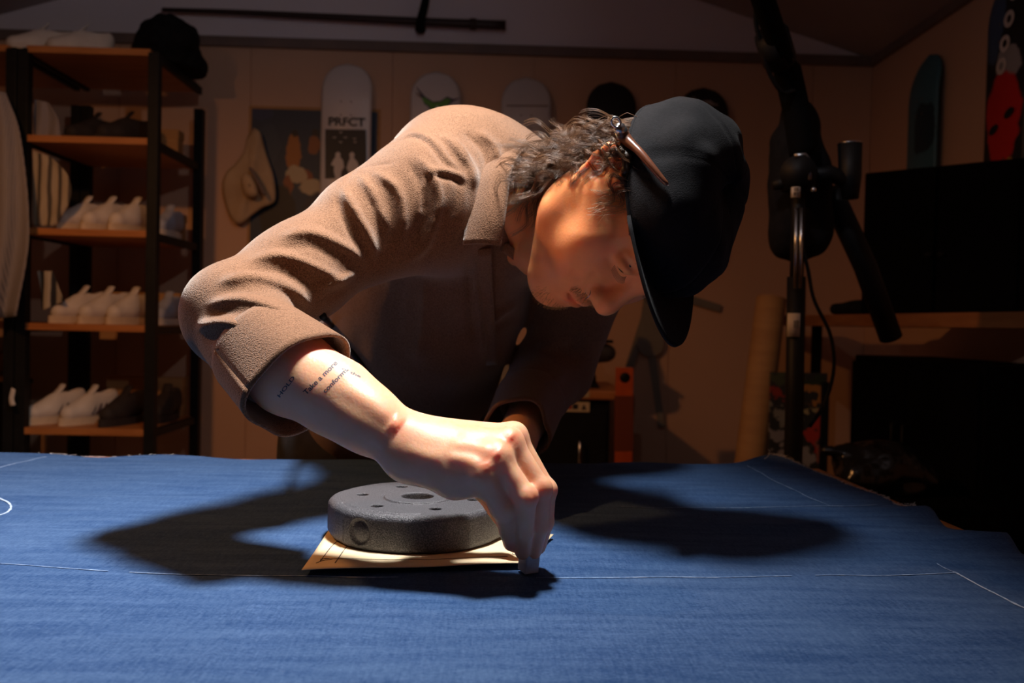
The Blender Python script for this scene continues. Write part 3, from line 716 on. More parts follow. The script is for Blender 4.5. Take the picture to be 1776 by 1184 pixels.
# skin colour: sun-reddened knuckles, warm light painted onto the face (kept as a vertex tint)
body = link('body', np_mesh('body', V, Q), M_skin, person)
bvB = bvh_of(V, Q)
px = project(V); tint = np.zeros((len(V), 4), np.float32); tint[:, 3] = 1
def blob(x, y, r, a): return a * np.exp(-(((px[:, 0] - x) ** 2 + (px[:, 1] - y) ** 2) / r ** 2))
red = sum(blob(*b_) for b_ in ((886, 762, 14, .9), (858, 786, 13, .7), (842, 806, 13, .8), (690, 740, 20, .7), (922, 862, 15, .45), (940, 848, 15, .4), (880, 950, 14, .5), (905, 955, 14, .4)))
lc = hloc(V); face = np.clip((lc[:, 1] + .02) / .05, 0, 1) * (np.abs(lc[:, 2]) < .15) * (np.linalg.norm(lc, axis=1) < .17)
lips = np.exp(-(((lc[:, 2] + .0635) / .009) ** 2 + (lc[:, 0] / .019) ** 2)) * (lc[:, 1] > .07) * (np.linalg.norm(lc, axis=1) < .17)
red = red + .8 * lips
scalp = (np.linalg.norm(lc, axis=1) < .2) * ((lc[:, 1] < -.035) & (lc[:, 2] > -.07) | (lc[:, 2] > .03) & (lc[:, 1] < .06)) * 1.0
tint[:, 2] = scalp
tint[:, 0] = np.clip(red, 0, 1); tint[:, 1] = np.clip((np.linalg.norm(lc, axis=1) < .2) * 1.0, 0, 1)
ca = body.data.color_attributes.new('tint', 'FLOAT_COLOR', 'POINT'); ca.data.foreach_set('color', tint.ravel())
N, L, b = node_after(M_skin); base = b.inputs['Base Color'].links[0].from_socket
vc = N.new('ShaderNodeVertexColor'); vc.layer_name = 'tint'; sp = N.new('ShaderNodeSeparateColor'); L.new(vc.outputs[0], sp.inputs[0])
m2 = N.new('ShaderNodeMixRGB'); m2.blend_type = 'MULTIPLY'; m2.inputs[2].default_value = (1.0, .72, .48, 1); L.new(sp.outputs[1], m2.inputs[0]); L.new(base, m2.inputs[1])
m1 = N.new('ShaderNodeMixRGB'); m1.blend_type = 'MULTIPLY'; m1.inputs[2].default_value = (1.0, .55, .50, 1); L.new(sp.outputs[0], m1.inputs[0]); L.new(m2.outputs[0], m1.inputs[1]); m0 = N.new('ShaderNodeMixRGB'); m0.inputs[2].default_value = (.05, .025, .012, 1); L.new(sp.outputs[2], m0.inputs[0]); L.new(m1.outputs[0], m0.inputs[1]); L.new(m0.outputs[0], b.inputs['Base Color'])

# eyes under the lowered lids
M_eye = mat('eye_dark', (.05, .035, .03), .1)
for s in (1, -1):
    eb = MB().lathe([(.0118 * math.sin(a), -.0118 * math.cos(a)) for a in np.linspace(0.001, math.pi - .001, 14)], 20, Matrix.Translation(Vector(hw((s * .0325, .0775, .0175))))).build('eye', M_eye, person)

# ---- overshirt
J = [P_rc(at(800, 352, 1.125), at(745, 520, 1.30), .118, .130, k=.06), P_rc(at(745, 520, 1.30), WAIST, .13, .142, k=.06), P_rc(WAIST, at(668, 722, 1.575), .142, .165, k=.06)]
J += [P_rc(SH_R, at(800, 300, 1.07), .074, .062, k=.05), P_rc(at(800, 300, 1.075), at(862, 330, 1.08), .060, .062, k=.05), P_rc(at(862, 335, 1.08), SH_L, .062, .070, k=.05)]
J += chain([SH_R, at(640, 397, .985), at(520, 470, .925), at(404, 545, .858)], [.072, .055, .048, .046], k=.035)
J += chain([at(400, 546, .855), at(455, 604, .815), at(496, 646, .790)], [.0455, .0435, .0400], k=.025)
J += chain([SH_L, EL_L, at(922, 690, 1.24)], [.07, .054, .050], k=.035)
J.append(P_rc(at(938, 365, 1.02), at(985, 400, .93), .046, .060, op='s', k=.015))            # neck opening
V, Q = sdf_mesh(J, .0029)
px = project(V)
V = V + vnormals(V, Q) * (.0016 * vnoise(V, 22, 5) + .0022 * vnoise(V, 9, 6))[:, None]
folds = [
    # shoulder pleats running from the seam to the armpit
    ([(715, 262), (748, 300), (762, 350), (740, 420), (700, 462)], .006, 8), ([(700, 270), (728, 318), (735, 370), (716, 430)], -.007, 8),
    ([(745, 250), (790, 300), (790, 350), (775, 400)], -.006, 9), ([(775, 240), (815, 290), (822, 330)], .006, 9),
    ([(800, 225), (838, 262), (845, 300)], -.007, 8), ([(760, 232), (792, 256), (812, 290)], .004, 7), ([(825, 225), (858, 255), (866, 290)], .004, 8),
    ([(640, 292), (690, 330), (700, 390), (690, 440)], .005, 9), ([(625, 322), (655, 370), (665, 420), (655, 460)], -.006, 9),
    ([(592, 318), (606, 350), (640, 410), (652, 455)], .008, 8), ([(584, 335), (592, 372), (622, 430)], -.007, 7),
    ([(620, 300), (648, 340), (672, 400)], .004, 8), ([(668, 330), (680, 380), (676, 440)], -.004, 8),
    # upper arm, elbow crook
    ([(480, 412), (540, 405), (600, 430), (640, 458)], .006, 9), ([(470, 432), (540, 428), (600, 458)], -.006, 8),
    ([(420, 455), (490, 445), (560, 470), (610, 500)], .006, 9), ([(400, 478), (470, 468), (540, 492), (575, 515)], -.006, 8),
    ([(372, 492), (440, 482), (510, 505), (545, 540)], .007, 9), ([(362, 512), (430, 502), (495, 525), (535, 560)], -.006, 8),
    ([(350, 530), (420, 520), (480, 538), (520, 565)], .005, 8), ([(350, 552), (400, 540), (450, 548), (490, 565)], -.006, 8),
    ([(335, 570), (380, 560), (430, 568)], .006, 9), ([(350, 590), (395, 580), (425, 592)], -.006, 8), ([(365, 610), (400, 600), (422, 612)], .005, 8),
    ([(380, 625), (408, 618)], -.005, 7), ([(545, 500), (580, 490), (620, 470)], .004, 8), ([(560, 520), (600, 500)], -.004, 7),
    # seams: yoke and armhole
    ([(588, 334), (610, 300), (650, 262), (690, 243), (720, 238), (748, 255), (770, 285), (795, 303)], -.0022, 2.6), ([(690, 236), (722, 230), (755, 248), (780, 280), (800, 296)], .0022, 4),
    ([(735, 303), (760, 296), (790, 301), (812, 316)], .0022, 5), ([(735, 312), (760, 306), (790, 312), (812, 327)], -.0016, 4.5),
    ([(738, 305), (728, 345), (728, 390)], .002, 3), ([(808, 300), (815, 345), (812, 400)], -.003, 6),
    ([(600, 300), (640, 288), (690, 282)], -.0008, 2),
    # front placket and hanging chest folds
    ([(826, 430), (830, 500), (836, 580), (842, 640)], .004, 7), ([(843, 430), (847, 500), (852, 580)], -.004, 6), ([(810, 430), (812, 500), (820, 600)], -.002, 4),
    ([(845, 562), (870, 540), (900, 525)], .007, 7), ([(845, 575), (880, 556), (910, 545)], -.006, 8),
    ([(700, 470), (690, 540), (680, 620)], -.006, 14), ([(735, 470), (735, 540), (720, 640)], .005, 14), ([(770, 480), (775, 560), (760, 660)], -.005, 14),
    ([(990, 580), (960, 600), (925, 605)], .004, 8), ([(1000, 620), (960, 640), (930, 640)], -.004, 9), ([(985, 650), (950, 662), (915, 665)], .005, 8),
    ([(575, 560), (585, 620), (620, 690)], .004, 14), ([(620, 560), (630, 630), (660, 700)], -.004, 14),
]
folds = [(L_, (a * 1.0 if a > 0 else a * .40) if abs(a) > .0025 else a, w * (.95 if abs(a) > .003 else 1.0)) for L_, a, w in folds]
V = sculpt(V, Q, folds)
V = smooth_mesh(V, Q, 3, .5)
V = sculpt(V, Q, [f_ for f_ in folds if f_[2] < 5.2])
V = sculpt(V, Q, [(l_, .0019 if a > 0 else -.0013, 3.6) for l_, a, w in folds if abs(a) > .0025 and w > 5.2 and np.array(l_)[:, 0].max() < 880])
V = smooth_mesh(V, Q, 1, .4)
jk = link('overshirt', np_mesh('overshirt', V, Q), M_jacket, person)
bvJ = bvh_of(V, Q)

def cuff(A, Bp, r0, r1, name, flare=None, n=64, m=14, th=.0032, tilt=0.0, fl=1.0):
    A, Bp = np.array(A), np.array(Bp); ax = (Bp - A); ln = np.linalg.norm(ax); ax /= ln
    u = np.cross(ax, ZU); u /= np.linalg.norm(u); w = np.cross(ax, u); G = np.zeros((m, n + 1, 3))
    for i in range(m):
        s = i / (m - 1); r = r0 + (r1 - r0) * s ** .8
        if .05 < s < .12: r += .0008
        if i == 0: r -= .0085
        if i == 1: r -= .0015
        for k in range(n + 1):
            a = 2 * math.pi * k / n; sag = .0035 * math.sin(3 * a + 1) * s + .002 * math.sin(5 * a) * s
            G[i, k] = A + ax * (ln * s + tilt * math.cos(a - .6) * s) + (u * math.cos(a) * (r * fl + sag) + w * math.sin(a) * (r * .93 + sag))
        if i == m - 2: pass
    return MB().sheet(G, th).build(name, M_jacket, person)
cuff(at(446, 598, .818), at(524, 671, .776), .0515, .0570, 'cuff', fl=.93)
cuff(at(921, 690, 1.235), at(896, 745, 1.115), .051, .0440, 'cuff')
# collar leaf: a folded sheet from the nape to its point
def seat(px_, py_, lift, dflt):
    h, nn = hit(bvJ, px_, py_)
    p = at(px_, py_, dflt) if h is None else h
    v = CAM - p; return p + v / np.linalg.norm(v) * lift
inner = [(918, 256, 0, 1.035), (902, 268, 0, 1.005), (887, 297, 0, .975), (881, 338, 0, .958), (875, 384, 0, .95), (868, 427, 0, .952)]
outer = [(906, 249, 0, 1.06), (868, 260, 0, 1.035), (833, 294, 0, .99), (819, 335, 0, .972), (811, 380, 0, .962), (803, 424, 0, .957)]
def collar(inner, outer, name):
    I = catmull([at(x, y, d) for x, y, l, d in inner], 26); O = catmull([at(x, y, d) for x, y, l, d in outer], 26)
    G = np.zeros((26, 12, 3))
    for i in range(26):
        for j in range(12):
            s = j / 11; p = I[i] * (1 - s) + O[i] * s; v = CAM - p; v /= np.linalg.norm(v); G[i, j] = p + v * (.010 * math.sin(math.pi * min(1, s * 1.0)) * (1 - .4 * s) + (.0015 if .84 < s < .9 else 0)) + ZU * .002 * math.sin(math.pi * s)
    return MB().sheet(G, .0034).build(name, M_jacket, person)
collar(inner, outer, 'collar')
def strip(pts, w0, w1, name, lift=.004, d0=1.0, th=.003, n=20):
    C = catmull([seat(x, y, lift, d) for x, y, d in pts], n); T = np.gradient(C, axis=0); G = np.zeros((n, 5, 3))
    for i in range(n):
        v = CAM - C[i]; v /= np.linalg.norm(v); s = np.cross(T[i], v); s /= np.linalg.norm(s) + 1e-9
        for j in range(5): G[i, j] = C[i] + s * ((w0 + (w1 - w0) * i / (n - 1)) * (j / 4 - .5)) + v * .001 * (1 - abs(j - 2) / 2)
    return MB().sheet(G, th).build(name, M_jacket, person)
strip([(874, 428, .98), (890, 440, .98), (908, 455, .985), (926, 470, .985)], .012, .010, 'collar', .010)
strip([(834, 432, 1.0), (838, 500, 1.05), (843, 570, 1.1), (848, 632, 1.15)], .024, .026, 'placket', .002)

# ---- trousers and boots (below the table edge)
T_ = [P_rc(at(664, 738, 1.575), at(664, 765, 1.575), .155, .160, k=.05)]
hz = HIP[2]
for s in (-1, 1):
    h0 = HIP + RH * s * .085; kn_ = h0 + RH * s * .02 + FH * (-.02); kn_[2] = .50; an = kn_ + FH * .03; an[2] = .10
    T_ += chain([h0, kn_, an], [.105, .075, .062], k=.05)
    bt = [P_rc(an * [1, 1, 0] + [0, 0, .05] + FH * .03, an * [1, 1, 0] + [0, 0, .04] - FH * .16, .045, .036, k=.02), P_rc(an + [0, 0, .03], an * [1, 1, 0] + [0, 0, .06], .045, .048, k=.02)]
    v_, q_ = sdf_mesh(bt, .006); v_[:, 2] = np.maximum(v_[:, 2], 0.001); link('boot', np_mesh('boot', v_, q_), M_black, person)
V, Q = sdf_mesh(T_, .007); V = V + vnormals(V, Q) * (.004 * vnoise(V, 14, 9))[:, None]
link('trousers', np_mesh('trousers', V, Q), M_trouser, person)
strap = catmull([seat(560, 548, .006, 1.3), seat(575, 564, .006, 1.3), seat(610, 610, .004, 1.35), seat(655, 668, .004, 1.35)], 24)
MB().tube(strap, .0042, 8).build('cord', M_black, person)

# ---- cap
def dome(a, t):
    """a: angle round the head (0 = front), t: 0 rim .. 1 top, in head coordinates"""
    ca, sa = math.cos(a), math.sin(a)
    ry = .112 if ca > 0 else .103; rx = .0795
    zr = .036 + .006 * ca - .004
    e = t * math.pi / 2; pr_ = math.cos(e) ** .62; pz = math.sin(e) ** .95
    x = rx * sa * pr_; y = -.012 + ry * ca * pr_; z = zr + (.105 - zr) * pz + (-.010 * ca + .006) * math.sin(e) ** 2
    bulge = .003 * math.sin(math.pi * min(1, t * 1.25)) * (1 if ca > 0 else 1.2)
    return np.array([x + bulge * sa, y + bulge * ca, z])
nA, nT = 96, 34; G = np.zeros((nT, nA + 1, 3))
for i in range(nT):
    for k in range(nA + 1): G[i, k] = hwa(dome(2 * math.pi * k / nA, min(.9995, i / (nT - 1))))
P = G.reshape(-1, 3); Nn = P - hw((0, -.01, .03)); Nn /= np.linalg.norm(Nn, axis=1)[:, None]
lc = hloc(P); ang = np.arctan2(lc[:, 0], lc[:, 1] + .012)
seam = np.zeros(len(P))
for k in range(6): seam += np.exp(-(((ang - (-math.pi + math.pi / 6 + k * math.pi / 3)) / .03) ** 2))
w_ = np.clip((lc[:, 2] - .045) / .02, 0, 1)
P = P + Nn * ((.0042 * vnoise(P, 26, 11) + .003 * vnoise(P, 48, 12)) * w_ - .0014 * np.minimum(seam, 1) * w_)[:, None]
G = P.reshape(nT, nA + 1, 3)
cap = MB().sheet(G, .0024).build('cap', M_cap, person)
MB().tube([hwa(dome(2 * math.pi * k / 60, .004)) * 1.0 for k in range(61)], .0026, 6).build('cap_band', M_cap, cap)
# brim: starts under the front rim, pitched and curved
NB = 30; G = np.zeros((NB, 12, 3)); AB = math.radians(58)
for i in range(NB):
    a = (i / (NB - 1) - .5) * 2 * AB
    for j in range(12):
        s = j / 11; p0 = dome(a, .015) - np.array([0, 0, .003]); out = .058 * max(0, math.cos(a / AB * math.pi / 2)) ** .8 * s
        p = p0 + np.array([math.sin(a) * .006 * s, out, out * .27 + .003 * s])
        G[i, j] = hwa(p)
MB().sheet(G, .0034).build('brim', M_cap, cap)
MB().lathe([(0, .0035), (.005, .003), (.007, 0), (0, -.001)], 14, Matrix.Translation(Vector(hwa(dome(0, .9999)))) @ Matrix([list(r) + [0] for r in HR] + [[0, 0, 0, 1]])).build('cap_button', M_cap, cap)
cvt = BVHTree.FromPolygons([v.co for v in cap.data.vertices], [tuple(p.vertices) for p in cap.data.polygons])

# ---- hair: wavy locks from the sides and nape, over a thin under-layer
M_hair = mat('brown_hair', (.075, .032, .013), .40, (.19, .092, .042), 30, 3, spec=.6)
roots = []; tries = 0
while len(roots) < 720 and tries < 40000:
    tries += 1
    a = rng.uniform(-math.pi, math.pi); z_ = rng.uniform(-.075, .050)
    d_ = np.array([math.sin(a), math.cos(a), 0]); o_ = np.array([0, -.012, z_]) + d_ * .2
    if d_[1] > -.02 and z_ < .035: continue
    if d_[1] > -.30 and z_ < .024: continue
    if d_[1] > .25: continue
    if d_[1] > -.12 and z_ < .022 and abs(d_[0]) > .5: continue                # ear and cheek stay bare
    if z_ < -.045 and d_[1] > -.45: continue
    h = bvB.ray_cast(Vector(hw(o_)), Vector(HR @ (-d_)))
    if h[0] is None: continue
    roots.append((np.array(h[0]), np.array(h[1]), z_, d_))
def strands(paths, rads):
    """(m,n,3) centre lines -> one mesh of thin three-sided tubes"""
    Pp = np.array(paths); m_, n_ = Pp.shape[:2]; T = np.gradient(Pp, axis=1); T /= np.linalg.norm(T, axis=2)[..., None] + 1e-12
    u = np.cross(T, np.array([.31, .52, .79])); u /= np.linalg.norm(u, axis=2)[..., None] + 1e-12; w = np.cross(T, u); r = np.array(rads)[..., None]
    V = np.stack([Pp + r * (math.cos(a) * u + math.sin(a) * w) for a in (0, 2.094, 4.189)], 2).reshape(-1, 3)
    i, k = np.meshgrid(np.arange(n_ - 1), np.arange(3), indexing='ij'); q = np.stack([i * 3 + k, i * 3 + (k + 1) % 3, (i + 1) * 3 + (k + 1) % 3, (i + 1) * 3 + k], -1).reshape(-1, 4)
    return V, (q[None] + (np.arange(m_) * n_ * 3)[:, None, None]).reshape(-1, 4)
HP_, HRd = [], []
def lock(p0, nrm, d_, z_, Lg, nst):
    dn = -HR[:, 2]; bk = -HR[:, 1]; ph = rng.uniform(0, 6.28); amp0 = rng.uniform(.0045, .0115); turns = rng.uniform(1.0, 2.4)
    dirs = dn * rng.uniform(.5, 1.0) + bk * rng.uniform(-.2, .2) + nrm * rng.uniform(.10, .5) - ZU * rng.uniform(.1, .5) + rng.normal(0, .2, 3)
    dirs /= np.linalg.norm(dirs); n_ = 18; C = [p0 - nrm * .002]; v = nrm * .8 + dirs * .5
    for i in range(n_ - 1):
        v = v * .72 + dirs * .34; v /= np.linalg.norm(v); dirs = dirs - ZU * .03; C.append(C[-1] + v * Lg / (n_ - 1))
    C = np.array(C); s = np.linspace(0, 1, n_); A1 = np.cross(v, ZU); A1 /= np.linalg.norm(A1) + 1e-9; A2 = np.cross(v, A1)
    amp = amp0 * np.minimum(1, s * 2.2) * (1 - .3 * s)
    C = C + (np.cos(ph + s * turns * 6.28) * amp)[:, None] * A1 + (np.sin(ph + s * turns * 6.28) * amp)[:, None] * A2
    for i in range(2, n_):
        q_ = bvB.find_nearest(Vector(C[i]), .03)
        if q_[0] is not None:
            dv_ = C[i] - np.array(q_[0]); sd = dv_ @ np.array(q_[1])
            if sd < .005: C[i] += np.array(q_[1]) * (.005 - sd)
    pq_ = project(C)
    if ((pq_[:, 1] < 205) & (pq_[:, 0] > 1062)).any() or (pq_[:, 0] > 1125).any(): return
    for k in range(nst):
        o1, o2 = rng.normal(0, .0019, 2); sp_ = (.5 + .5 * s) * (1 - .5 * s * s); stray = 1 if rng.random() > .06 else 4
        D = C + (o1 * sp_ * stray)[:, None] * A1 + (o2 * sp_ * stray)[:, None] * A2 + (rng.normal(0, .004, 3)[None] * (s ** 2)[:, None]) * .5
        HP_.append(D); HRd.append(np.linspace(.00026, .00010, n_) * rng.uniform(.7, 1.2))
for p0, nrm, z_, d_ in roots:
    lock(p0, nrm, d_, z_, rng.uniform(.05, .10) * (.42 if d_[1] > -.42 else (1.12 if z_ < -.01 else 1.0)), 14)
for k in range(26):      # flyaways against the wall
    p0, nrm, z_, d_ = roots[rng.integers(len(roots))]
    if nrm[2] < .2: continue
    lock(p0, (nrm + ZU * .6) / 1.4, d_, z_, rng.uniform(.05, .07), 1); pass
hv, hq = strands(HP_, HRd)
hairs = link('hair', np_mesh('hair', hv, hq), M_hair, person); tag(hairs, kind='stuff')
# moustache, chin stubble, brows, lashes
M_tache = mat('sandy_hair', (.42, .23, .08), .5, (.30, .15, .05), 60)
fb = MB()
def tuft(cnt, box, dirn, lg, name):
    for k in range(cnt):
        x, y, z_ = [rng.uniform(a, b) for a, b in box]
        h = bvB.find_nearest(Vector(hw((x, y, z_))), .05)
        if h[0] is None: continue
        p = np.array(h[0]); n_ = np.array(h[1]); d_ = HR @ np.array(dirn(x)) + n_ * .5 + rng.normal(0, .25, 3); d_ /= np.linalg.norm(d_); l = lg * rng.uniform(.6, 1.2)
        fb.tube([p - n_ * .0005, p + d_ * l * .5 + n_ * .0006, p + d_ * l], .00011, 3, False)
tuft(240, ((-.026, .026), (.085, .10), (-.054, -.043)), lambda x: (x * 22, .1, -.7), .0045, 'm')
tuft(260, ((-.022, .022), (.075, .095), (-.108, -.085)), lambda x: (x * 8, .3, -.8), .004, 'c')
tuft(170, ((.014, .047), (.080, .10), (.034, .041)), lambda x: (1, 0, .25), .007, 'b')
tuft(170, ((-.047, -.014), (.080, .10), (.034, .041)), lambda x: (-1, 0, .25), .007, 'b')
tag(fb.build('facial_hair', M_tache, person), kind='stuff')
lb = MB()
for s in (1, -1):
    for x in np.linspace(.021, .045, 22):
        y = .0905 - ((x - .032) / .013) ** 2 * .006; p = hw((s * x, y, .0098)); d_ = HR @ np.array([s * (x - .033) * 18, 1.0, -.55]); d_ /= np.linalg.norm(d_)
        lb.tube([p, p + d_ * .004, p + d_ * .008 + HR[:, 2] * .0012], [.0002, .00017, .0001], 3, False)
tag(lb.build('eyelashes', M_eye, person), kind='stuff')
# sideburn fuzz in front of the ear
sbm = MB()
for k in range(150):
    x, y, z_ = .07, rng.uniform(.012, .040), rng.uniform(.0, .045)
    h = bvB.find_nearest(Vector(hw((x, y, z_))), .05); p = np.array(h[0]); n_ = np.array(h[1]); d_ = HR @ np.array([.1, .15, -1.]) + n_ * .25 + rng.normal(0, .25, 3); d_ /= np.linalg.norm(d_); l = rng.uniform(.005, .016)
    sbm.tube([p, p + d_ * l * .5 + n_ * .001, p + d_ * l], .0002, 3, False)
tag(sbm.build('sideburn', M_tache, person), kind='stuff')
# nose ring
c = hw((.0165, .0985, -.0375)); g = MB(); R_ = []
for a in np.linspace(0, 2 * math.pi, 25): R_.append(c + HR @ np.array([.0015 + .0052 * math.sin(a) * .5, .0045 * math.cos(a), .0052 * math.sin(a)]))
g.tube(R_, .0005, 6, False).build('nose_ring', M_steel, person)

# ---- forearm tattoo: lines of lettering laid onto the skin
M_tat = mat('tattoo_ink', (.05, .05, .065), .6)
def lettering(text, c0, c1, hpx, name, skew=0):
    cu = bpy.data.curves.new(name, 'FONT'); cu.body = text; cu.size = 1; cu.offset = .025; o = bpy.data.objects.new(name, cu); COL.objects.link(o)
    dg = bpy.context.evaluated_depsgraph_get(); me = bpy.data.meshes.new_from_object(o.evaluated_get(dg)); bpy.data.objects.remove(o); bpy.data.curves.remove(cu)
    vs = np.array([v.co[:] for v in me.vertices]); wd = vs[:, 0].max(); c0 = np.array(c0, float); c1 = np.array(c1, float); ax = (c1 - c0); nv = np.array([ax[1], -ax[0]]) / np.linalg.norm(ax)
    V_ = []
    for v in vs:
        p2 = c0 + ax * (v[0] / wd) + nv * hpx * v[1]; h, n_ = hit(bvB, *p2)
        V_.append(h + n_ * .00012 if h is not None else at(p2[0], p2[1], .77))
    fs = [tuple(p.vertices) for p in me.polygons]; bpy.data.meshes.remove(me)
    return MB().add(V_, fs).build(name, M_tat, person)
lettering('Take a more', (531, 685), (586, 630), 12, 'tattoo')
lettering('conform', (564, 682), (600, 646), 11, 'tattoo')
lettering('HOLD', (485, 690), (512, 655), 9, 'tattoo')
lettering('of the', (592, 640), (625, 655), 6, 'tattoo')
# fine lettering is one mark each
for o in person.children:
    if o.name.startswith('tattoo'): o['kind'] = 'stuff'
rehome(person)

# ---- wooden seam ripper tucked at the cap's rim (its own thing)
M_awl = mat('brown_lacquered_wood', (.17, .055, .025), .3, (.11, .035, .015), 60, 3, coat=.4)
def on_cap(px_, py_, lift):
    r = Vector(ray(px_, py_)).normalized(); h = cvt.ray_cast(Vector(CAM), r)
    p = np.array(h[0]) if h[0] is not None else at(px_, py_, .865)
    v = CAM - p; return p + v / np.linalg.norm(v) * lift
ripper = thing('wooden_awl', 'brown wooden awl with silver clasp tucked against the black cap', 'awl', tuple(on_cap(1110, 265, .006)))
A1 = catmull([on_cap(1076, 226, .012), on_cap(1086, 242, .011), on_cap(1108, 262, .010), on_cap(1130, 288, .008), on_cap(1150, 312, .006), on_cap(1158, 320, .005)], 24)
MB().tube(A1, np.interp(np.linspace(0, 1, 24), [0, .1, .2, .35, .6, .95, 1], [.006, .0068, .0064, .0042, .0036, .0022, .0014]), 14).build('handle', M_awl, ripper)
MB().tube([A1[-1], A1[-1] + (A1[-1] - A1[-4]) * .6], [.0011, .0003], 6).build('tip', M_steel, ripper)
ax = A1[0] - A1[3]; ax /= np.linalg.norm(ax); v = CAM - A1[0]; v /= np.linalg.norm(v); sd = np.cross(ax, v)
MB().tube([A1[0] - ax * .003, A1[0] + ax * .004, A1[0] + ax * .0075], [.0068, .0062, .003], 12).build('ferrule', M_steel, ripper)
lp = [A1[0] + ax * (.004 + .0065 * (1 - math.cos(a)) * .8) + sd * .0042 * math.sin(a) + v * .004 for a in np.linspace(0, 2 * math.pi, 20)]
MB().tube(lp, .0013, 6, False).build('clasp', M_steel, ripper)
rehome(ripper)
# ================================================================== things along the walls
def painted(name, base, blobs, rough=.5, noise=.25, coat=0.0):
    """flat print: ellipses (u, v, ru, rv, colour) in object x/z metres over a base colour"""
    m = bpy.data.materials.new(name); m.use_nodes = True; nt = m.node_tree; N, L, b = node_after(m); b.inputs['Roughness'].default_value = rough
    if coat: b.inputs['Coat Weight'].default_value = coat
    tc = N.new('ShaderNodeTexCoord'); nz = N.new('ShaderNodeTexNoise'); nz.inputs['Scale'].default_value = 16; nz.inputs['Detail'].default_value = 4; L.new(tc.outputs['Object'], nz.inputs['Vector'])
    sub = N.new('ShaderNodeVectorMath'); sub.operation = 'SUBTRACT'; sub.inputs[1].default_value = (.5, .5, .5); L.new(nz.outputs['Color'], sub.inputs[0])
    sc = N.new('ShaderNodeVectorMath'); sc.operation = 'SCALE'; sc.inputs['Scale'].default_value = noise * .2; L.new(sub.outputs[0], sc.inputs[0])
    ad = N.new('ShaderNodeVectorMath'); L.new(tc.outputs['Object'], ad.inputs[0]); L.new(sc.outputs[0], ad.inputs[1])
    cur = None
    for (u, v, ru, rv, c) in blobs:
        mp = N.new('ShaderNodeMapping'); mp.vector_type = 'POINT'; mp.inputs['Location'].default_value = (-u / ru, 0, -v / rv); mp.inputs['Scale'].default_value = (1 / ru, 0, 1 / rv); L.new(ad.outputs[0], mp.inputs[0])
        ln = N.new('ShaderNodeVectorMath'); ln.operation = 'LENGTH'; L.new(mp.outputs[0], ln.inputs[0])
        mr = N.new('ShaderNodeMapRange'); mr.inputs['From Min'].default_value = 1.06; mr.inputs['From Max'].default_value = .94; L.new(ln.outputs['Value'], mr.inputs[0])
        mx = N.new('ShaderNodeMixRGB'); mx.inputs[2].default_value = (*c, 1); L.new(mr.outputs[0], mx.inputs[0])
        if cur is None: mx.inputs[1].default_value = (*base, 1)
        else: L.new(cur, mx.inputs[1])
        cur = mx.outputs[0]
    if cur is not None: L.new(cur, b.inputs['Base Color'])
    else: b.inputs['Base Color'].default_value = (*base, 1)
    return m
def text_mesh(s, h, depth=.0006):
    cu = bpy.data.curves.new('t', 'FONT'); cu.body = s; cu.size = h; cu.extrude = depth; cu.align_x = 'CENTER'; cu.offset = h * .028
    o = bpy.data.objects.new('t', cu); COL.objects.link(o); me = bpy.data.meshes.new_from_object(o.evaluated_get(bpy.context.evaluated_depsgraph_get()))
    bpy.data.objects.remove(o); bpy.data.curves.remove(cu); return me

# ---- skateboard decks
def deck_mesh(w=.208, L_=.81):
    nu, nv = 17, 61; G = np.zeros((nv, nu, 3))
    for j in range(nv):
        z = -L_ * j / (nv - 1); e = min(-z, L_ + z); r = .115
        hw_ = w / 2 if e > r else w / 2 * math.sqrt(max(0.0004, 1 - ((r - e) / r) ** 2.2))
        kick = .030 * max(0, (.16 - e) / .16) ** 1.6
        for i in range(nu):
            u = i / (nu - 1) * 2 - 1; G[j, i] = (u * hw_, .010 * u * u * (hw_ / (w / 2)) + kick - .0, z)
    return MB().sheet(G, .010)
deck_me = None
def deck(px_, py_, m, label, wall='back', rot=0):
    global deck_me
    if wall == 'back':
        p = on_y(px_, py_, WALL_Y - .050); rz = 0
    else:
        p = on_x(px_, py_, WR_X - .042); rz = -math.pi / 2
    t_ = thing('skateboard_deck', label, 'skateboard', tuple(p), rz, 'skateboard decks hung on the walls')
    d_ = deck_mesh().build('deck', m, t_)
    for sx in (-1, 1):
        for z in (-.165, -.22, -.59, -.645):
            MB().lathe([(0, 0), (.0032, 0), (.0032, .002), (0, .002)], 10, Matrix.Translation((sx * .021, -.006, z)) @ Matrix.Rotation(math.pi / 2, 4, 'X')).build('bolt_hole', M_trim, t_)
    MB().tube([(0, .012, -.3), (0, .040, -.3)], .006, 8).build('wall_hook', M_black, t_)
    return t_
M_dwhite = mat('white_deck_lacquer', (.74, .68, .66), .28, (.70, .64, .62), 5, coat=.3)
b1 = deck(602, 108, M_dwhite, 'white skateboard deck lettered above black panel with two silhouetted figures')
b2 = deck(756, 122, M_dwhite, 'white skateboard deck with green winged creature emblem, second from the left')
b3 = deck(914, 132, mat('pale_deck', (.66, .61, .60), .4, (.60, .56, .56), 6), 'plain pale white skateboard deck behind the person\'s hair')
b4 = deck(1062, 140, mat('black_deck', (.012, .012, .014), .5), 'solid black skateboard deck partly hidden by the cap')
b5 = deck(1223, 150, painted('collage_deck', (.015, .012, .012), [(-.03, -.08, .05, .04, (.2, .18, .17)), (.02, -.13, .05, .012, (.35, .32, .3)), (-.02, -.17, .03, .02, (.2, .19, .19)), (.04, -.21, .05, .03, (.1, .05, .03)), (-.05, -.25, .03, .03, (.12, .09, .08)), (.05, -.28, .02, .06, (.28, .26, .25)), (.03, -.06, .02, .015, (.35, .3, .28))], noise=.6), 'black skateboard deck with torn grey collage print, rightmost on the back wall')
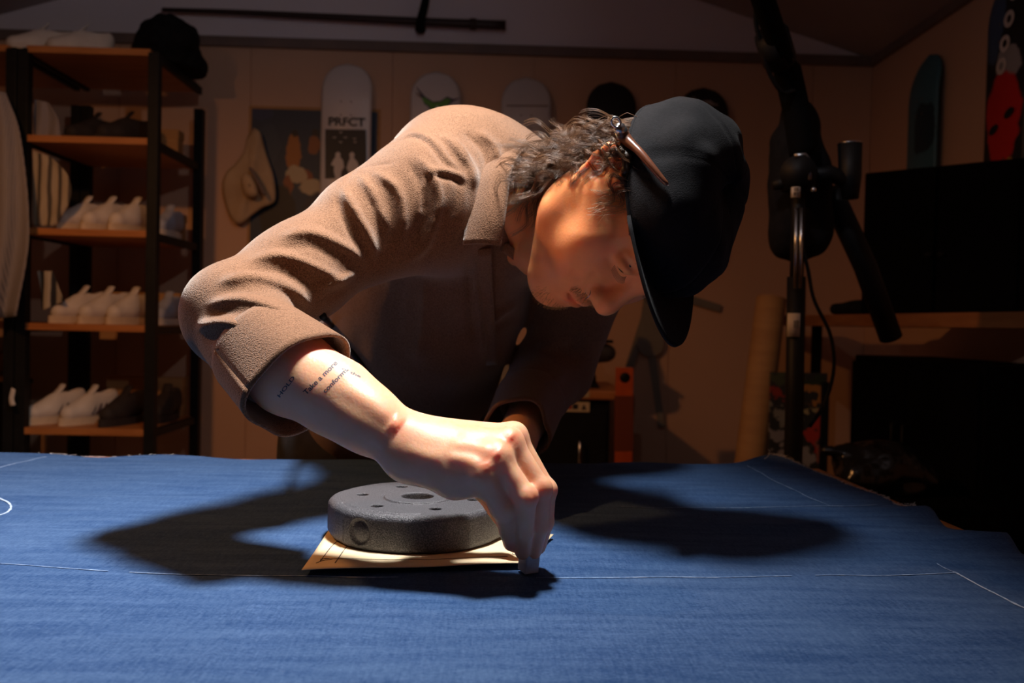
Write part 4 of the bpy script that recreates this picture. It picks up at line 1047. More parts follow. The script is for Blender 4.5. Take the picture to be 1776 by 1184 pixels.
M_print = mat('black_print', (.012, .010, .012), .5); M_printw = mat('white_print', (.70, .63, .58), .5); M_green = mat('green_print', (.10, .30, .03), .5); M_purple = mat('purple_print', (.06, .03, .07), .5)
def flat(t_, poly, name, m, y=-.0075, th=.0008):
    MB().prism([(x, z) for x, z in poly], th, Matrix(((1, 0, 0, 0), (0, 0, -1, y + th), (0, 1, 0, 0), (0, 0, 0, 1)))).build(name, m, t_)
def dpx(t_, pts):        # photo points on a deck -> its own x,z
    o = np.array(t_.location); return [tuple((on_y(x, y, o[1] - .006) - o)[[0, 2]]) for x, y in pts]
flat(b1, dpx(b1, [(564, 309), (636, 309), (635, 225), (564, 224)][::1]), 'black_panel', M_print)
me = text_mesh('PRFCT', .052); lt = link('lettering', me, M_print, b1); lt.matrix_local = Matrix.Translation((*dpx(b1, [(601, 218)])[0], 0)).to_4x4(); xz = dpx(b1, [(601, 218)])[0]
lt.matrix_local = Matrix.Translation((xz[0], -.0078, xz[1])) @ Matrix.Rotation(math.pi / 2, 4, 'X') @ Matrix.Diagonal((1.02, .92, 1, 1)); lt['kind'] = 'stuff'
for fx in ([(583, 314), (579, 296), (580, 288), (574, 286), (578, 278), (582, 272), (582, 266), (587, 263), (591, 267), (590, 272), (595, 278), (597, 290), (592, 297), (590, 314)],
           [(606, 312), (604, 296), (601, 292), (604, 282), (607, 275), (606, 267), (611, 263), (615, 267), (614, 274), (620, 281), (623, 290), (617, 296), (615, 312)]):
    flat(b1, dpx(b1, fx)[::-1], 'silhouette_figure', M_printw, -.0085)
for (x, y) in ((591, 229), (580, 238), (599, 238), (591, 246), (615, 240), (616, 246)):
    flat(b1, dpx(b1, [(x - 4, y - 1), (x, y + 2), (x + 4, y - 1), (x, y + .4)]), 'flying_bird', M_printw, -.0085)
def cz(pts): return [(540 + x / 4.736, 90 + y / 4.736) for x, y in pts]
flat(b2, dpx(b2, cz([(843, 322), (905, 362), (856, 280), (935, 368), (1000, 408), (1062, 402), (1115, 366), (1165, 388), (1224, 376), (1160, 408), (1128, 442), (1096, 502), (1062, 548), (1022, 546), (986, 512), (975, 470), (950, 442), (930, 432), (912, 385)]))[::-1], 'creature_outline', M_purple, -.0075)
flat(b2, dpx(b2, cz([(905, 372), (940, 380), (1000, 418), (1062, 412), (1112, 378), (1150, 398), (1120, 440), (1088, 500), (1058, 536), (1026, 534), (994, 506), (985, 468), (955, 436), (925, 420)]))[::-1], 'creature', M_green, -.0085)
flat(b2, dpx(b2, cz([(1035 + 18 * math.cos(a), 482 + 36 * math.sin(a)) for a in np.linspace(0, 6.1, 14)]))[::-1], 'eye_spot', M_printw, -.0095)
flat(b2, dpx(b2, cz([(925, 590), (955, 560), (945, 520), (975, 570), (985, 610), (940, 620)]))[::-1], 'creature_foot', M_green, -.0085)
flat(b2, dpx(b2, cz([(1098, 545), (1085, 575), (1050, 590), (1062, 575), (1085, 560)]))[::-1], 'creature_claw', M_purple, -.0085)
flat(b3, dpx(b3, [(879, 184), (951, 184), (951, 182.4), (879, 182.4)]), 'print_edge', M_trim, -.0072, .0005)
deck(1600, 96, painted('teal_deck', (.05, .16, .22), [(0, -.52, .09, .10, (.22, .2, .2)), (.03, -.28, .07, .10, (.01, .04, .06)), (-.03, -.62, .06, .06, (.1, .07, .05)), (.02, -.68, .08, .07, (.012, .012, .02))], noise=.5), 'dark teal skateboard deck on the right wall near the corner', 'right')
b7 = deck(1748, -55, painted('red_mask_deck', (.012, .011, .012), [(-.06, -.12, .06, .16, (.05, .10, .2)), (.02, -.30, .06, .05, (.35, .33, .33)), (0, -.46, .088, .145, (.62, .015, .012)), (.045, -.64, .045, .055, (.5, .3, .03)), (-.05, -.68, .035, .03, (.3, .06, .02))], noise=.3), 'skateboard deck with red oval mask graphic on the right wall', 'right')
for x, z in ((-.035, -.49), (.042, -.455)):
    flat(b7, [(x + .024 * math.cos(a), z + .014 * math.sin(a) + .006 * math.cos(a)) for a in np.linspace(0, 5.9, 12)], 'eye_slit', M_print, -.0082)
for x, z in ((.05, -.09), (.028, -.165), (.01, -.235), (-.004, -.30)):
    MB().lathe([(.012, 0), (.026, 0), (.026, .001), (.012, .001)], 18, Matrix.Translation((x, -.0072, z)) @ Matrix.Rotation(math.pi / 2, 4, 'X'), False, True).build('printed_ring', M_printw, b7)

# ---- poster and hat
p0 = on_y(432, 183, WALL_Y - .002); p1 = on_y(655, 470, WALL_Y - .002); pw, ph = p1[0] - p0[0], p0[2] - p1[2]
po = thing('poster', 'dark blue painted poster with orange figures hung up behind the cream hat', 'poster', tuple(p0))
MB().box((0, 0, -ph), (pw, .0015, 0)).build('sheet', M_card, po)
def pp(x, y): return (x - 437) / 218 * (pw - .02), -(y - 188) / 282 * (ph - .02)
bl = []
for (x, y, rx, ry, c) in ((515, 270, 14, 34, (.42, .15, .03)), (548, 255, 9, 18, (.30, .10, .03)), (516, 236, 7, 7, (.02, .015, .015)), (552, 232, 7, 6, (.03, .02, .015)), (535, 312, 15, 13, (.28, .075, .03)), (520, 308, 20, 14, (.55, .42, .25)), (545, 330, 20, 14, (.55, .42, .25)), (505, 330, 8, 22, (.30, .09, .03)), (470, 260, 20, 40, (.03, .05, .08)), (490, 390, 30, 60, (.015, .012, .013)), (560, 390, 30, 50, (.03, .03, .05)), (460, 200, 20, 12, (.03, .045, .10))):
    u, v = pp(x, y); bl.append((u, v, rx / 218 * pw, ry / 282 * ph, c))
MB().box((.012, -.0012, -ph + .012), (pw - .012, 0, -.012)).build('picture', painted('poster_print', (.018, .035, .065), bl, noise=.25), po)
hp = on_y(436, 300, WALL_Y - .05)
hat = thing('sun_hat', 'cream cloth hat with dark band hung on the wall over the poster', 'hat', tuple(hp))
M_hat = mat('cream_felt', (.60, .42, .25), .9, (.52, .35, .2), 14, bump=.3)
def hpx(pts, y): return [tuple(on_y(a, b_, y)) for a, b_ in pts]
out = [(441, 222), (452, 232), (462, 268), (474, 305), (478, 340), (473, 352), (455, 360), (436, 374), (418, 388), (402, 380), (391, 352), (386, 322), (392, 300), (408, 284), (424, 262), (430, 236)]
oc = catmull(np.array(out + out[:1], float), 65)[:-1]; ctr = np.array([432, 325.])
G = np.zeros((10, 65, 3))
for i in range(10):
    s = i / 9
    for k in range(65):
        q_ = ctr + (oc[k % 64] - ctr) * (.02 + .98 * s); dep = .045 + .05 * (1 - s) ** 1.5 * 1.0 + .006 * math.sin(k * .6) * s
        G[i, k] = on_y(q_[0], q_[1], WALL_Y - dep * (.9 if s > .9 else 1))
MB().sheet(G, .004).build('brim', M_hat, hat)
cr_ = catmull(np.array([(418, 312), (424, 335), (436, 342), (447, 338), (445, 322), (436, 306), (424, 300)] + [(418, 312)], float), 33)
G = np.zeros((8, 33, 3))
for i in range(8):
    s = i / 7
    for k in range(33):
        q_ = np.array([433, 322]) + (cr_[k] - np.array([433, 322])) * (1 - .9 * s ** 2); G[i, k] = on_y(q_[0], q_[1], WALL_Y - .10 - .035 * math.sin(s * 1.57))
MB().sheet(G, .004).build('crown', M_hat, hat)
MB().tube(catmull([on_y(433, 290, WALL_Y - .115), on_y(446, 312, WALL_Y - .12), on_y(460, 340, WALL_Y - .105)], 12), [.004] + [.009] * 10 + [.003], 8).build('hat_band', M_trim, hat)
rehome(hat)

# ---- long pole on the gable, with its strap
pl = thing('wooden_pole', 'long tapering dark wooden pole slung level on the upper wall', 'pole', tuple(on_y(580, 30, WALL_Y - .05)))
M_dwood = mat('dark_wood', (.045, .022, .018), .5, (.03, .015, .012), 12, stretch=(1, 8, 8))
P_ = [on_y(x, y, WALL_Y - .05) for x, y in ((282, 17), (400, 21), (520, 27), (640, 33), (760, 39), (877, 44))]
MB().tube(catmull(P_, 24), np.linspace(.009, .0195, 24), 12).build('shaft', M_dwood, pl)
MB().tube([on_y(815, 41.5, WALL_Y - .05), on_y(826, 42, WALL_Y - .05)], .0235, 12).build('collar', M_dwood, pl)
rehome(pl)
sp_ = [on_y(742, -30, WALL_Y - .03), on_y(737, 5, WALL_Y - .085), on_y(730, 34, WALL_Y - .085), on_y(728, 48, WALL_Y - .06), on_y(730, 50, WALL_Y - .03)]
tag(MB().tube(catmull(sp_, 20), np.linspace(.016, .022, 20), 8).build('hanging_strap', M_blackcloth), 'black cloth strap looped round the wooden pole on the upper wall', 'strap')

# ---- shelving unit at the left, five boards
SY0, SY1 = 3.04, 3.50
def post_x(px_, y): return on_y(px_, 500, y)[0]
XL, XR = post_x(40, SY0), post_x(264, SY0)
bz = [on_y(160, y, SY0)[2] for y in (90, 244, 404, 568, 748)]
def shelving(x0, x1, label, boards):
    t_ = thing('shelving_unit', label, 'shelf', ((x0 + x1) / 2, (SY0 + SY1) / 2, 0), 0, 'shoe shelving along the left wall')
    for x in (x0, x1):
        for y in (SY0, SY1):
            MB().box((x - .018, y - .018, 0), (x + .018, y + .018, bz[0] + (.0 if y == SY0 else -.08)), .002).build('post', M_black, t_)
    for z in boards:
        MB().box((x0 + .012, SY0 - .016, z - .012), (x1 - .012, SY1, z + .012), .002).build('board', M_wood_or, t_)
        for x in (x0, x1): MB().box((x - .009, SY0, z - .02), (x + .009, SY1, z + .008)).build('side_rail', M_black, t_)
    rehome(t_); return t_
shelving(XL, XR, 'black framed shelving unit with orange wood boards full of shoes', bz)
shelving(XL - .50, XL - .04, 'black framed shelving unit at the left edge behind the striped shirt', [bz[0], bz[3]])

# ---- shoes
def shoe(name, label, mu, ms, loc, rz, stripes=None, laces=None, tilt=0.0, group='sneakers on the shelving', scale=.90, src=None):
    if src is not None:
        t_ = src.copy(); COL.objects.link(t_); t_['label'] = label; t_['group'] = group
        for c in src.children: d_ = c.copy(); COL.objects.link(d_); d_.parent = t_
    else:
        t_ = thing(name, label, 'shoe', (0, 0, 0), 0, group)
        U = [P_rc((0, -.090, .046), (0, -.03, .056), .034, .040, k=.02), P_rc((0, -.03, .058), (0, .085, .068), .039, .037, k=.03), P_rc((0, .0, .092), (0, .098, .108), .030, .030, k=.03), P_ell((0, .066, .150), (.020, .040, .040), op='s', k=.012), P_box((0, 0, -.02), (.1, .2, .042), op='s', k=.006)]
        v, q_ = sdf_mesh(U, .0055); link('upper', np_mesh('upper', v, q_), mu, t_)
        ol_ = [(.040 * math.cos(a) * (1 - .13 * (math.sin(a) > .3)) , .138 * math.sin(a)) for a in np.linspace(0, 2 * math.pi, 33)[:-1]]
        MB().prism(ol_, .030).build('sole', ms, t_)
        MB().sheet(np.array([[(x * .019, y, z + .004 * (1 - x * x)) for x in (-1, -.5, 0, .5, 1)] for y, z in ((-.03, .100), (0, .120), (.018, .138), (.028, .152))]), .004).build('tongue', mu, t_)
        for i in range(4):
            y = -.050 + i * .019; z = .094 + i * .010
            MB().tube(catmull([(-.020, y, z - .006), (0, y + .004, z + .006), (.020, y, z - .006)], 7), .0028, 5).build('lace', laces or mu, t_)
        if stripes is not None:
            for sx in (-1, 1):
                for i in range(3):
                    y = -.010 + i * .024; MB().tube(catmull([(sx * .0415, y - .012, .040), (sx * .0425, y, .060), (sx * .036, y + .014, .080)], 6), .0045, 5).build('stripe', stripes, t_)
    t_.location = loc; t_.rotation_euler = (tilt, 0, rz); t_.scale = (scale,) * 3
    return t_
M_darkshoe = mat('dark_suede', (.020, .013, .011), .8, (.03, .02, .016), 20); M_maroon = mat('maroon_stripe', (.06, .02, .03), .6); M_tan = mat('tan_leather', (.30, .16, .07), .7, (.22, .11, .05), 14)
M_blueshoe = mat('pale_blue_canvas', (.42, .44, .52), .7, (.36, .38, .46), 16)
def sp(px_, board, yy): p = on_y(px_, 500, yy); return (p[0], yy, bz[board] + .0125)
w0 = shoe('sneaker', 'white sneaker with three dark stripes, left of the bottom-shelf pair', M_white, M_rubber, sp(100, 4, 3.18), -.50, M_maroon)
shoe('sneaker', 'white sneaker with three dark stripes beside the dark suede shoe', 0, 0, sp(158, 4, 3.18), -.48, src=w0)
d0 = shoe('suede_shoe', 'dark suede shoe next to the striped white sneaker on the bottom shelf', M_darkshoe, M_darkshoe, sp(218, 4, 3.17), -.30, group='dark shoes on the bottom shelf')
shoe('suede_shoe', 'dark suede shoe at the right end of the bottom shelf, behind the post', 0, 0, sp(290, 4, 3.295), 0, src=d0, group='dark shoes on the bottom shelf')
p_ = shoe('sneaker', 'plain off-white sneaker at the left of the fourth board', M_white, M_rubber, sp(140, 3, 3.18), -.5)
for px_, yy, rz, lb_ in ((184, 3.18, -.38, 'plain off-white sneaker in the middle of the fourth board'), (229, 3.18, -.32, 'plain off-white sneaker near the front post on the fourth board')):
    shoe('sneaker', lb_, 0, 0, sp(px_, 3, yy), rz, src=p_)
bl0 = shoe('sneaker', 'pale blue sneaker right of the front post on the fourth board', M_blueshoe, M_white, sp(291, 3, 3.30), 0, scale=.84)
for px_, bd, yy, rz, lb_ in ((144, 2, 3.19, -.40, 'low white sneaker at the left of the third board under the cloth'), (186, 2, 3.18, -.35, 'low white sneaker in the middle of the third board'), (230, 2, 3.18, -.30, 'low white sneaker close to the post on the third board'),
                             (66, 0, 3.2, -1.0, 'white sneaker on the top board, leftmost'), (134, 0, 3.2, -1.0, 'white sneaker on the top board beside the black bag, second from left')):
    shoe('sneaker', lb_, 0, 0, sp(px_, bd, yy), rz, src=p_)
shoe('sneaker', 'pale blue sneaker right of the front post on the third board', 0, 0, sp(291, 2, 3.30), 0, src=bl0, scale=.84)
shoe('suede_shoe', 'dark flat shoe lying on the second board from the top, left', 0, 0, sp(158, 1, 3.25), -.5, src=d0, group='dark shoes on the second board')
shoe('suede_shoe', 'dark flat shoe lying on the second board from the top, middle', 0, 0, sp(214, 1, 3.22), -.6, src=d0, group='dark shoes on the second board')
# boxes at the back of the boards
def carton(px0, px1, board, hgt, y0, y1, label, m=None):
    x0, x1 = on_y(px0, 500, y0)[0], on_y(px1, 500, y0)[0]; z = bz[board] + .0125
    t_ = thing('shoe_box', label, 'box', ((x0 + x1) / 2, (y0 + y1) / 2, z), 0, 'cartons at the back of the shelving')
    MB().box((x0, y0, z), (x1, y1, z + hgt * .72), .003).build('box_base', m or M_card, t_); MB().box((x0 - .003, y0 - .003, z + hgt * .70), (x1 + .003, y1 + .003, z + hgt), .003).build('lid', m or M_card, t_); rehome(t_)
carton(188, 318, 4, .155, 3.435, 3.495, 'brown carton standing behind the shoes on the bottom shelf')
carton(178, 312, 3, .125, 3.435, 3.495, 'brown carton standing behind the white sneakers on the fourth board')
carton(190, 312, 2, .11, 3.435, 3.495, 'brown carton standing behind the sneakers on the third board')
carton(168, 305, 1, .12, 3.435, 3.495, 'brown carton standing on the second board from the top')
zb_ = bz[4] + .15
bk_ = thing('storage_bin', 'tall black storage bin under the tan shoes left of the front post', 'bin', (-2.0, 3.28, 0))
MB().box((-2.20, 3.10, 0), (-1.83, 3.46, zb_ - .02), .006).build('bin_body', M_black, bk_); MB().box((-2.205, 3.095, zb_ - .02), (-1.825, 3.465, zb_), .004).build('lid', M_black, bk_); rehome(bk_)
t0_ = shoe('leather_shoe', 'tan leather shoe on the black bin, seen beside the front post', M_tan, M_tan, (-1.905, 3.27, zb_), -.5, group='tan shoes above the bottom shelf')
shoe('leather_shoe', 'tan leather shoe on the black bin, farther left at the picture edge', 0, 0, (-2.06, 3.27, zb_), -.5, src=t0_, group='tan shoes above the bottom shelf')
# soft things: cloths, shirt, bag
def cloth(name, label, cat, px_pts_l, px_pts_r, y, amp, waves, m, th=.003, nv=30, nu=26):
    A = catmull(np.array(px_pts_l, float), nv); Bq = catmull(np.array(px_pts_r, float), nv); G = np.zeros((nv, nu, 3))
    for j in range(nv):
        for i in range(nu):
            u = i / (nu - 1); q_ = A[j] * (1 - u) + Bq[j] * u; G[j, i] = on_y(q_[0], q_[1], y + amp * math.sin(u * waves * 6.28 + j * .12) * (.4 + .6 * j / nv))
    return tag(MB().sheet(G, th).build(name, m), label, cat)
def striped(name, a, b_, sc, ax='X'):
    m = bpy.data.materials.new(name); m.use_nodes = True; nt = m.node_tree; N, L, b = node_after(m); b.inputs['Roughness'].default_value = .9
    tc = N.new('ShaderNodeTexCoord'); w = N.new('ShaderNodeTexWave'); w.bands_direction = ax; w.inputs['Scale'].default_value = sc; w.inputs['Distortion'].default_value = .8; L.new(tc.outputs['Object'], w.inputs['Vector'])
    cr = N.new('ShaderNodeValToRGB'); cr.color_ramp.elements[0].color = (*a, 1); cr.color_ramp.elements[1].color = (*b_, 1); cr.color_ramp.elements[0].position = .6; cr.color_ramp.elements[1].position = .75
    L.new(w.outputs['Fac'], cr.inputs[0]); L.new(cr.outputs[0], b.inputs['Base Color']); return m
cloth('striped_shirt', 'grey and white striped shirt hanging in front of the left shelving', 'shirt', [(-60, 150), (-70, 300), (-64, 560)], [(10, 160), (36, 240), (50, 405), (28, 548)], 2.93, .022, 2.2, striped('striped_cotton', (.34, .30, .28), (.16, .15, .17), 60))
cloth('cream_cloth', 'cream cloth with dark seams draped beside the left post on the third board', 'cloth', [(58, 262), (57, 330), (58, 392)], [(88, 272), (118, 305), (122, 345), (98, 392)], 3.045, .006, 1.6, striped('cream_cotton', (.46, .37, .25), (.10, .08, .06), 9))
cloth('pale_cloth', 'small pale cloth bundle at the left of the second board', 'cloth', [(60, 172), (58, 205), (60, 238)], [(84, 178), (100, 205), (106, 238)], 3.10, .008, 1.5, mat('pale_linen', (.28, .24, .23), .9))
cloth('grey_strap', 'pale strap dangling at the left edge below the striped shirt', 'strap', [(20, 672), (16, 690), (18, 704)], [(27, 676), (24, 692), (27, 702)], 2.98, .004, 1, M_white, .004, 10, 5)
cloth('canvas_pouch', 'white and dark canvas pouch standing on the fourth board by the post', 'pouch', [(64, 470), (70, 500), (74, 538)], [(92, 470), (104, 505), (112, 522)], 3.075, .010, 1.2, striped('canvas_panels', (.50, .44, .34), (.03, .03, .035), 8))
bp_ = sp(300, 0, 3.26)
Bg = [P_ell((0, 0, .08), (.10, .13, .085)), P_ell((.03, -.05, .10), (.09, .09, .07), k=.05), P_ell((-.05, .03, .05), (.09, .11, .055), k=.04), P_ell((.06, .04, .0), (.06, .10, .10), k=.05)]
V, Q = sdf_mesh(Bg, .009); V = V + vnormals(V, Q) * (.012 * vnoise(V, 22, 31) + .006 * vnoise(V, 48, 32))[:, None]; V[:, 2] = np.maximum(V[:, 2], 0.001)
bg = link('fabric_bag', np_mesh('fabric_bag', V, Q), M_blackcloth); bg.location = (bp_[0] - .03, bp_[1], bp_[2] + .001); tag(bg, 'crumpled black bag on top of the shoe shelving, right end', 'bag')

# ---- side bench behind the person
by0, by1 = 3.08, 3.58; z_b = on_y(1030, 677, by0)[2]; bx0, bx1 = on_y(800, 600, by0)[0], on_y(1091, 600, by0)[0]
bn = thing('side_bench', 'low wooden side bench with black cupboard and warning sticker behind the person', 'bench', ((bx0 + bx1) / 2, (by0 + by1) / 2, 0))
MB().box((bx0, by0, z_b - .034), (bx1, by1, z_b), .008).build('bench_top', M_wood_or, bn)
MB().box((bx0 + .02, by0 + .03, .0), (bx1 - .06, by1 - .02, z_b - .034), .004).build('cupboard', M_black, bn)
MB().box((bx0 + .03, by0 + .016, .05), ((bx0 + bx1) / 2 - .02, by0 + .03, z_b - .07), .003).build('door', M_black, bn)
dr = MB().box(((bx0 + bx1) / 2 - .01, by0 + .016, .05), (bx1 - .07, by0 + .03, z_b - .07), .003).build('door', M_black, bn)
hq = on_y(1004, 790, by0 + .0); MB().tube([hq + [0, 0, -.05], hq + [0, -.022, -.04], hq + [0, -.022, .05], hq + [0, 0, .06]], .006, 8).build('handle', M_steel, dr)
q0, q1 = on_y(978, 697, by0), on_y(1023, 715, by0)
st = MB().box((q0[0], by0 + .0128, q1[2]), (q1[0], by0 + .0158, q0[2])).build('sticker', mat('cream_sticker', (.62, .50, .30), .6), dr)
def sq(x0, y0, x1, y1, m, nm): a, b_ = on_y(x0, y0, by0), on_y(x1, y1, by0); MB().box((a[0], by0 + .0118, b_[2]), (b_[0], by0 + .0128, a[2])).build(nm, m, st)
sq(983, 701, 992, 710, mat('red_print', (.35, .03, .02), .6), 'red_square'); sq(994, 701, 1003, 710, M_print, 'black_square')
tri = [on_y(x, y, by0) for x, y in ((1009, 711), (1018, 711), (1013.5, 701))]
MB().prism([(p[0], p[2]) for p in tri], .001, Matrix(((1, 0, 0, 0), (0, 0, -1, by0 + .0128), (0, 1, 0, 0), (0, 0, 0, 1)))).build('warning_triangle', M_print, st)
q0, q1 = on_y(979, 676, by0), on_y(1022, 690, by0); MB().box((q0[0], by0 - .0015, q1[2] + .002), (q1[0], by0 + .004, q0[2] - .002)).build('edge_tape', mat('cream_tape', (.50, .38, .2), .7), bn)
q_ = on_y(1088, 700, by0); MB().tube(catmull([q_ + [-.03, .0, .045], q_ + [0, -.012, .045], q_ + [.012, -.012, .01], q_ + [.006, -.012, -.09], q_ + [0, 0, -.10]], 16), .012, 8).build('corner_bracket', M_black, bn)
rehome(bn)
# spirit level leaning beside the bench
lv = thing('spirit_level', 'orange spirit level with round black vial standing beside the side bench', 'level', tuple(on_y(1085, 790, 3.04) * [1, 1, 0]))
M_or = mat('orange_enamel', (.60, .10, .012), .45, (.52, .08, .01), 30)
a, b_ = on_y(1083, 637, 3.04), on_y(1088, 805, 3.0); M_ = Matrix.Translation(Vector(a))
ht = a[2] - .002
lvb = MB().box((-.031, -.012, -ht), (.031, .012, 0), .003, M_ @ Matrix.Rotation(math.radians(-.8), 4, 'Y')).build('body', M_or, lv)
MB().box((-.033, -.013, -.30), (.033, .013, -.10), .003, M_ @ Matrix.Rotation(math.radians(-.8), 4, 'Y')).build('grip', mat('dark_orange_rubber', (.18, .035, .01), .7), lv)
MB().lathe([(0, -.014), (.017, -.014), (.019, -.012), (.019, .0), (0, 0)], 20, Matrix.Translation(Vector(a) + Vector((.001, 0, -.036))) @ Matrix.Rotation(math.pi / 2, 4, 'X') @ Matrix.Diagonal((1, 1, -1, 1))).build('vial', M_black, lv)
rehome(lv)
# bench tool: base, two rods, rounded arm, pale cone
tl = thing('bench_tool', 'dark bench tool with two thin rods, rounded arm and pale hood', 'tool', tuple(on_y(1004, 672, 3.25)))
zt = z_b
c = on_y(1000, 672, 3.25); c = np.array([c[0], 3.25, zt])
V, Q = sdf_mesh([P_ell(c + [0, 0, .018], (.075, .06, .022)), P_ell(c + [.035, -.02, .04], (.035, .035, .03), k=.02), P_box(c + [0, 0, .006], (.08, .06, .008), k=.01)], .006); V[:, 2] = np.maximum(V[:, 2], zt + .002)
link('base', np_mesh('base', V, Q), M_black, tl)
for px_ in (1000, 1011):
    p = on_y(px_, 620, 3.27); MB().tube([(p[0], 3.27, zt + .02), (p[0], 3.27, on_y(1005, 560, 3.27)[2])], .005, 8).build('rod', M_steel, tl)
a, b_ = on_y(985, 610, 3.25), on_y(1052, 612, 3.25); V, Q = sdf_mesh([P_ell((a + b_) / 2 + [.0, 0, 0], (.10, .05, .036)), P_rc(a, b_, .028, .030, k=.03)], .006); link('arm', np_mesh('arm', V, Q), mat('grey_enamel', (.06, .055, .055), .5), tl)
a = on_y(1022, 591, 3.25); MB().box((a[0] - .09, 3.20, a[2] - .006), (a[0] + .085, 3.30, a[2] + .006), .002).build('plate', M_black, tl)
h_ = MB(); p = on_y(1016, 588, 3.25); h_.lathe([(.058, 0), (.052, .06), (.020, .16), (.0, .17)], 20, Matrix.Translation(Vector(p))); h_.build('hood', mat('pale_plastic', (.46, .43, .44), .5), tl)
p = on_y(1041, 588, 3.25); MB().tube([p, p + [-.008, 0, .05], p + [-.018, 0, .11]], .004, 6).build('lever', M_trim, tl)
rehome(tl)
q_ = on_y(858, 676, 3.2); q_[2] = z_b
cu = thing('card_bundle', 'pale curved card bundle on the side bench, seen between torso and sleeve', 'card', tuple(q_))
G = np.array([[q_ + [(i / 9 - .5) * .15, .03 * math.cos((i / 9 - .5) * 2.6), .01 + .12 * j / 5 * (.7 + .3 * math.cos((i / 9 - .5) * 2))] for i in range(10)] for j in range(6)]); MB().sheet(G, .004).build('sheet', mat('greyed_card', (.26, .22, .17), .8), cu)
MB().box((q_[0] - .08, q_[1] - .08, q_[2] + .0005), (q_[0] + .06, q_[1] + .06, q_[2] + .012), .003).build('backing_board', M_rubber, cu); rehome(cu)

# ---- grey drafting templates pinned to the wall
M_grey = mat('grey_plastic', (.23, .21, .175), .55, (.20, .18, .15), 8)
def template(name, pts, label, y=WALL_Y - .012, th=.006):
    pl_ = [on_y(a_, b_, y) for a_, b_ in pts]; c_ = np.mean(pl_, 0)
    o_ = MB().prism([(p[0] - c_[0], p[2] - c_[2]) for p in pl_], th, Matrix(((1, 0, 0, 0), (0, 0, -1, 0), (0, 1, 0, 0), (0, 0, 0, 1)))).build(name, M_grey); o_.location = c_
    ar = sum(pl_[i][0] * pl_[(i + 1) % len(pl_)][2] - pl_[(i + 1) % len(pl_)][0] * pl_[i][2] for i in range(len(pl_)))
    return tag(o_, label, 'template', 'grey drafting templates pinned to the wall')
def strip_px(a_, b_, w0, w1):
    a_, b_ = np.array(a_, float), np.array(b_, float); d_ = b_ - a_; n_ = np.array([-d_[1], d_[0]]) / np.linalg.norm(d_); return [tuple(a_ + n_ * w0 / 2), tuple(b_ + n_ * w1 / 2), tuple(b_ - n_ * w1 / 2), tuple(a_ - n_ * w0 / 2)]
template('drafting_ruler', strip_px((1140, 490), (1091, 638), 18, 14), 'grey plastic ruler slanting down left behind the cap brim')
el = [(1118, 505), (1105, 594)] + [(1128 + 23 * math.cos(a), 596 + 23 * math.sin(a)) for a in np.linspace(2.9, .2, 10)] + [(1150, 590), (1152, 505)]
template('drafting_curve', el, 'grey rounded paddle-shaped template hanging below the cap brim', WALL_Y - .024)
template('drafting_ruler', strip_px((1128, 600), (1147, 740), 14, 11), 'narrow grey ruler hanging straight down under the paddle template', WALL_Y - .016)
template('drafting_ruler', strip_px((1165, 509), (1249, 535), 14, 13), 'short grey ruler pointing right beside the cap brim')

# ---- cardboard tube leaning by the right corner
a, b_ = on_y(1338, 518, 3.12), on_y(1285, 925, 2.95); d_ = b_ - a; b_ = a + d_ * ((a[2] - .004) / -d_[2])
tb_ = thing('cardboard_tube', 'brown cardboard fabric tube leaning against the wall shelf', 'tube', (b_[0], b_[1], 0))
MB().tube([a, a * .5 + b_ * .5, b_], .054, 28, False).build('tube_wall', M_card, tb_); MB().tube([a - (a - b_) / np.linalg.norm(a - b_) * .02, a - (a - b_) / np.linalg.norm(a - b_) * .03], .053, 28).build('inner_plug', M_trim, tb_); rehome(tb_)

# ---- right-hand side: plank, black cupboards, hutch
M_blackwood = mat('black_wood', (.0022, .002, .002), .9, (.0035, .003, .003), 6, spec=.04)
pa, pb = on_y(1320, 559, 3.45), at(1776, 548, 1.95); dv_ = pb - pa; pb = pb + dv_ * .35
z_p = (on_y(1320, 559, 3.45)[2] + at(1776, 548, 1.95)[2]) / 2
n_ = np.array([dv_[1], -dv_[0], 0]); n_ /= np.linalg.norm(n_); n_ = -n_ if n_[0] < 0 else n_
pk = thing('plank_shelf', 'long wooden plank shelf running along the right side at eye level', 'shelf', (pa[0], pa[1], z_p))
q = [pa, pb, pb + n_ * .22, pa + n_ * .22]
ol_ = [(p[0], p[1]) for p in q]; ar = sum(ol_[i][0] * ol_[(i + 1) % 4][1] - ol_[(i + 1) % 4][0] * ol_[i][1] for i in range(4)); ol_ = ol_ if ar > 0 else ol_[::-1]
MB().prism(ol_, .038, Matrix.Translation((0, 0, z_p - .019))).build('plank', mat('plank_wood', (.30, .115, .035), .6, (.2, .07, .02), 5, 6, .15, 30, stretch=(7, 1, 7)), pk)
for s in (.12, .97):
    p = pa + (pb - pa) * s + n_ * .12; MB().box((p[0] - .015, p[1] - .015, 0), (p[0] + .015, p[1] + .015, z_p - .019)).build('support_post', M_blackwood, pk)
rehome(pk)
hA, hB = at(1500, 300, 2.66), at(1776, 272, 2.37); hz_ = (hA[2] + hB[2]) / 2
hd = (hB - hA) * [1, 1, 0]; hl = np.linalg.norm(hd); ha = math.atan2(hd[1], hd[0])
hc_ = thing('hutch_cabinet', 'large black cabinet standing on the plank shelf under the red mask deck', 'cabinet', (hA[0], hA[1], z_p + .0195), ha)
Hh = hz_ - z_p - .02
MB().box((0, .002, 0), (hl * 1.0, .16, Hh), .004).build('body', M_blackwood, hc_)
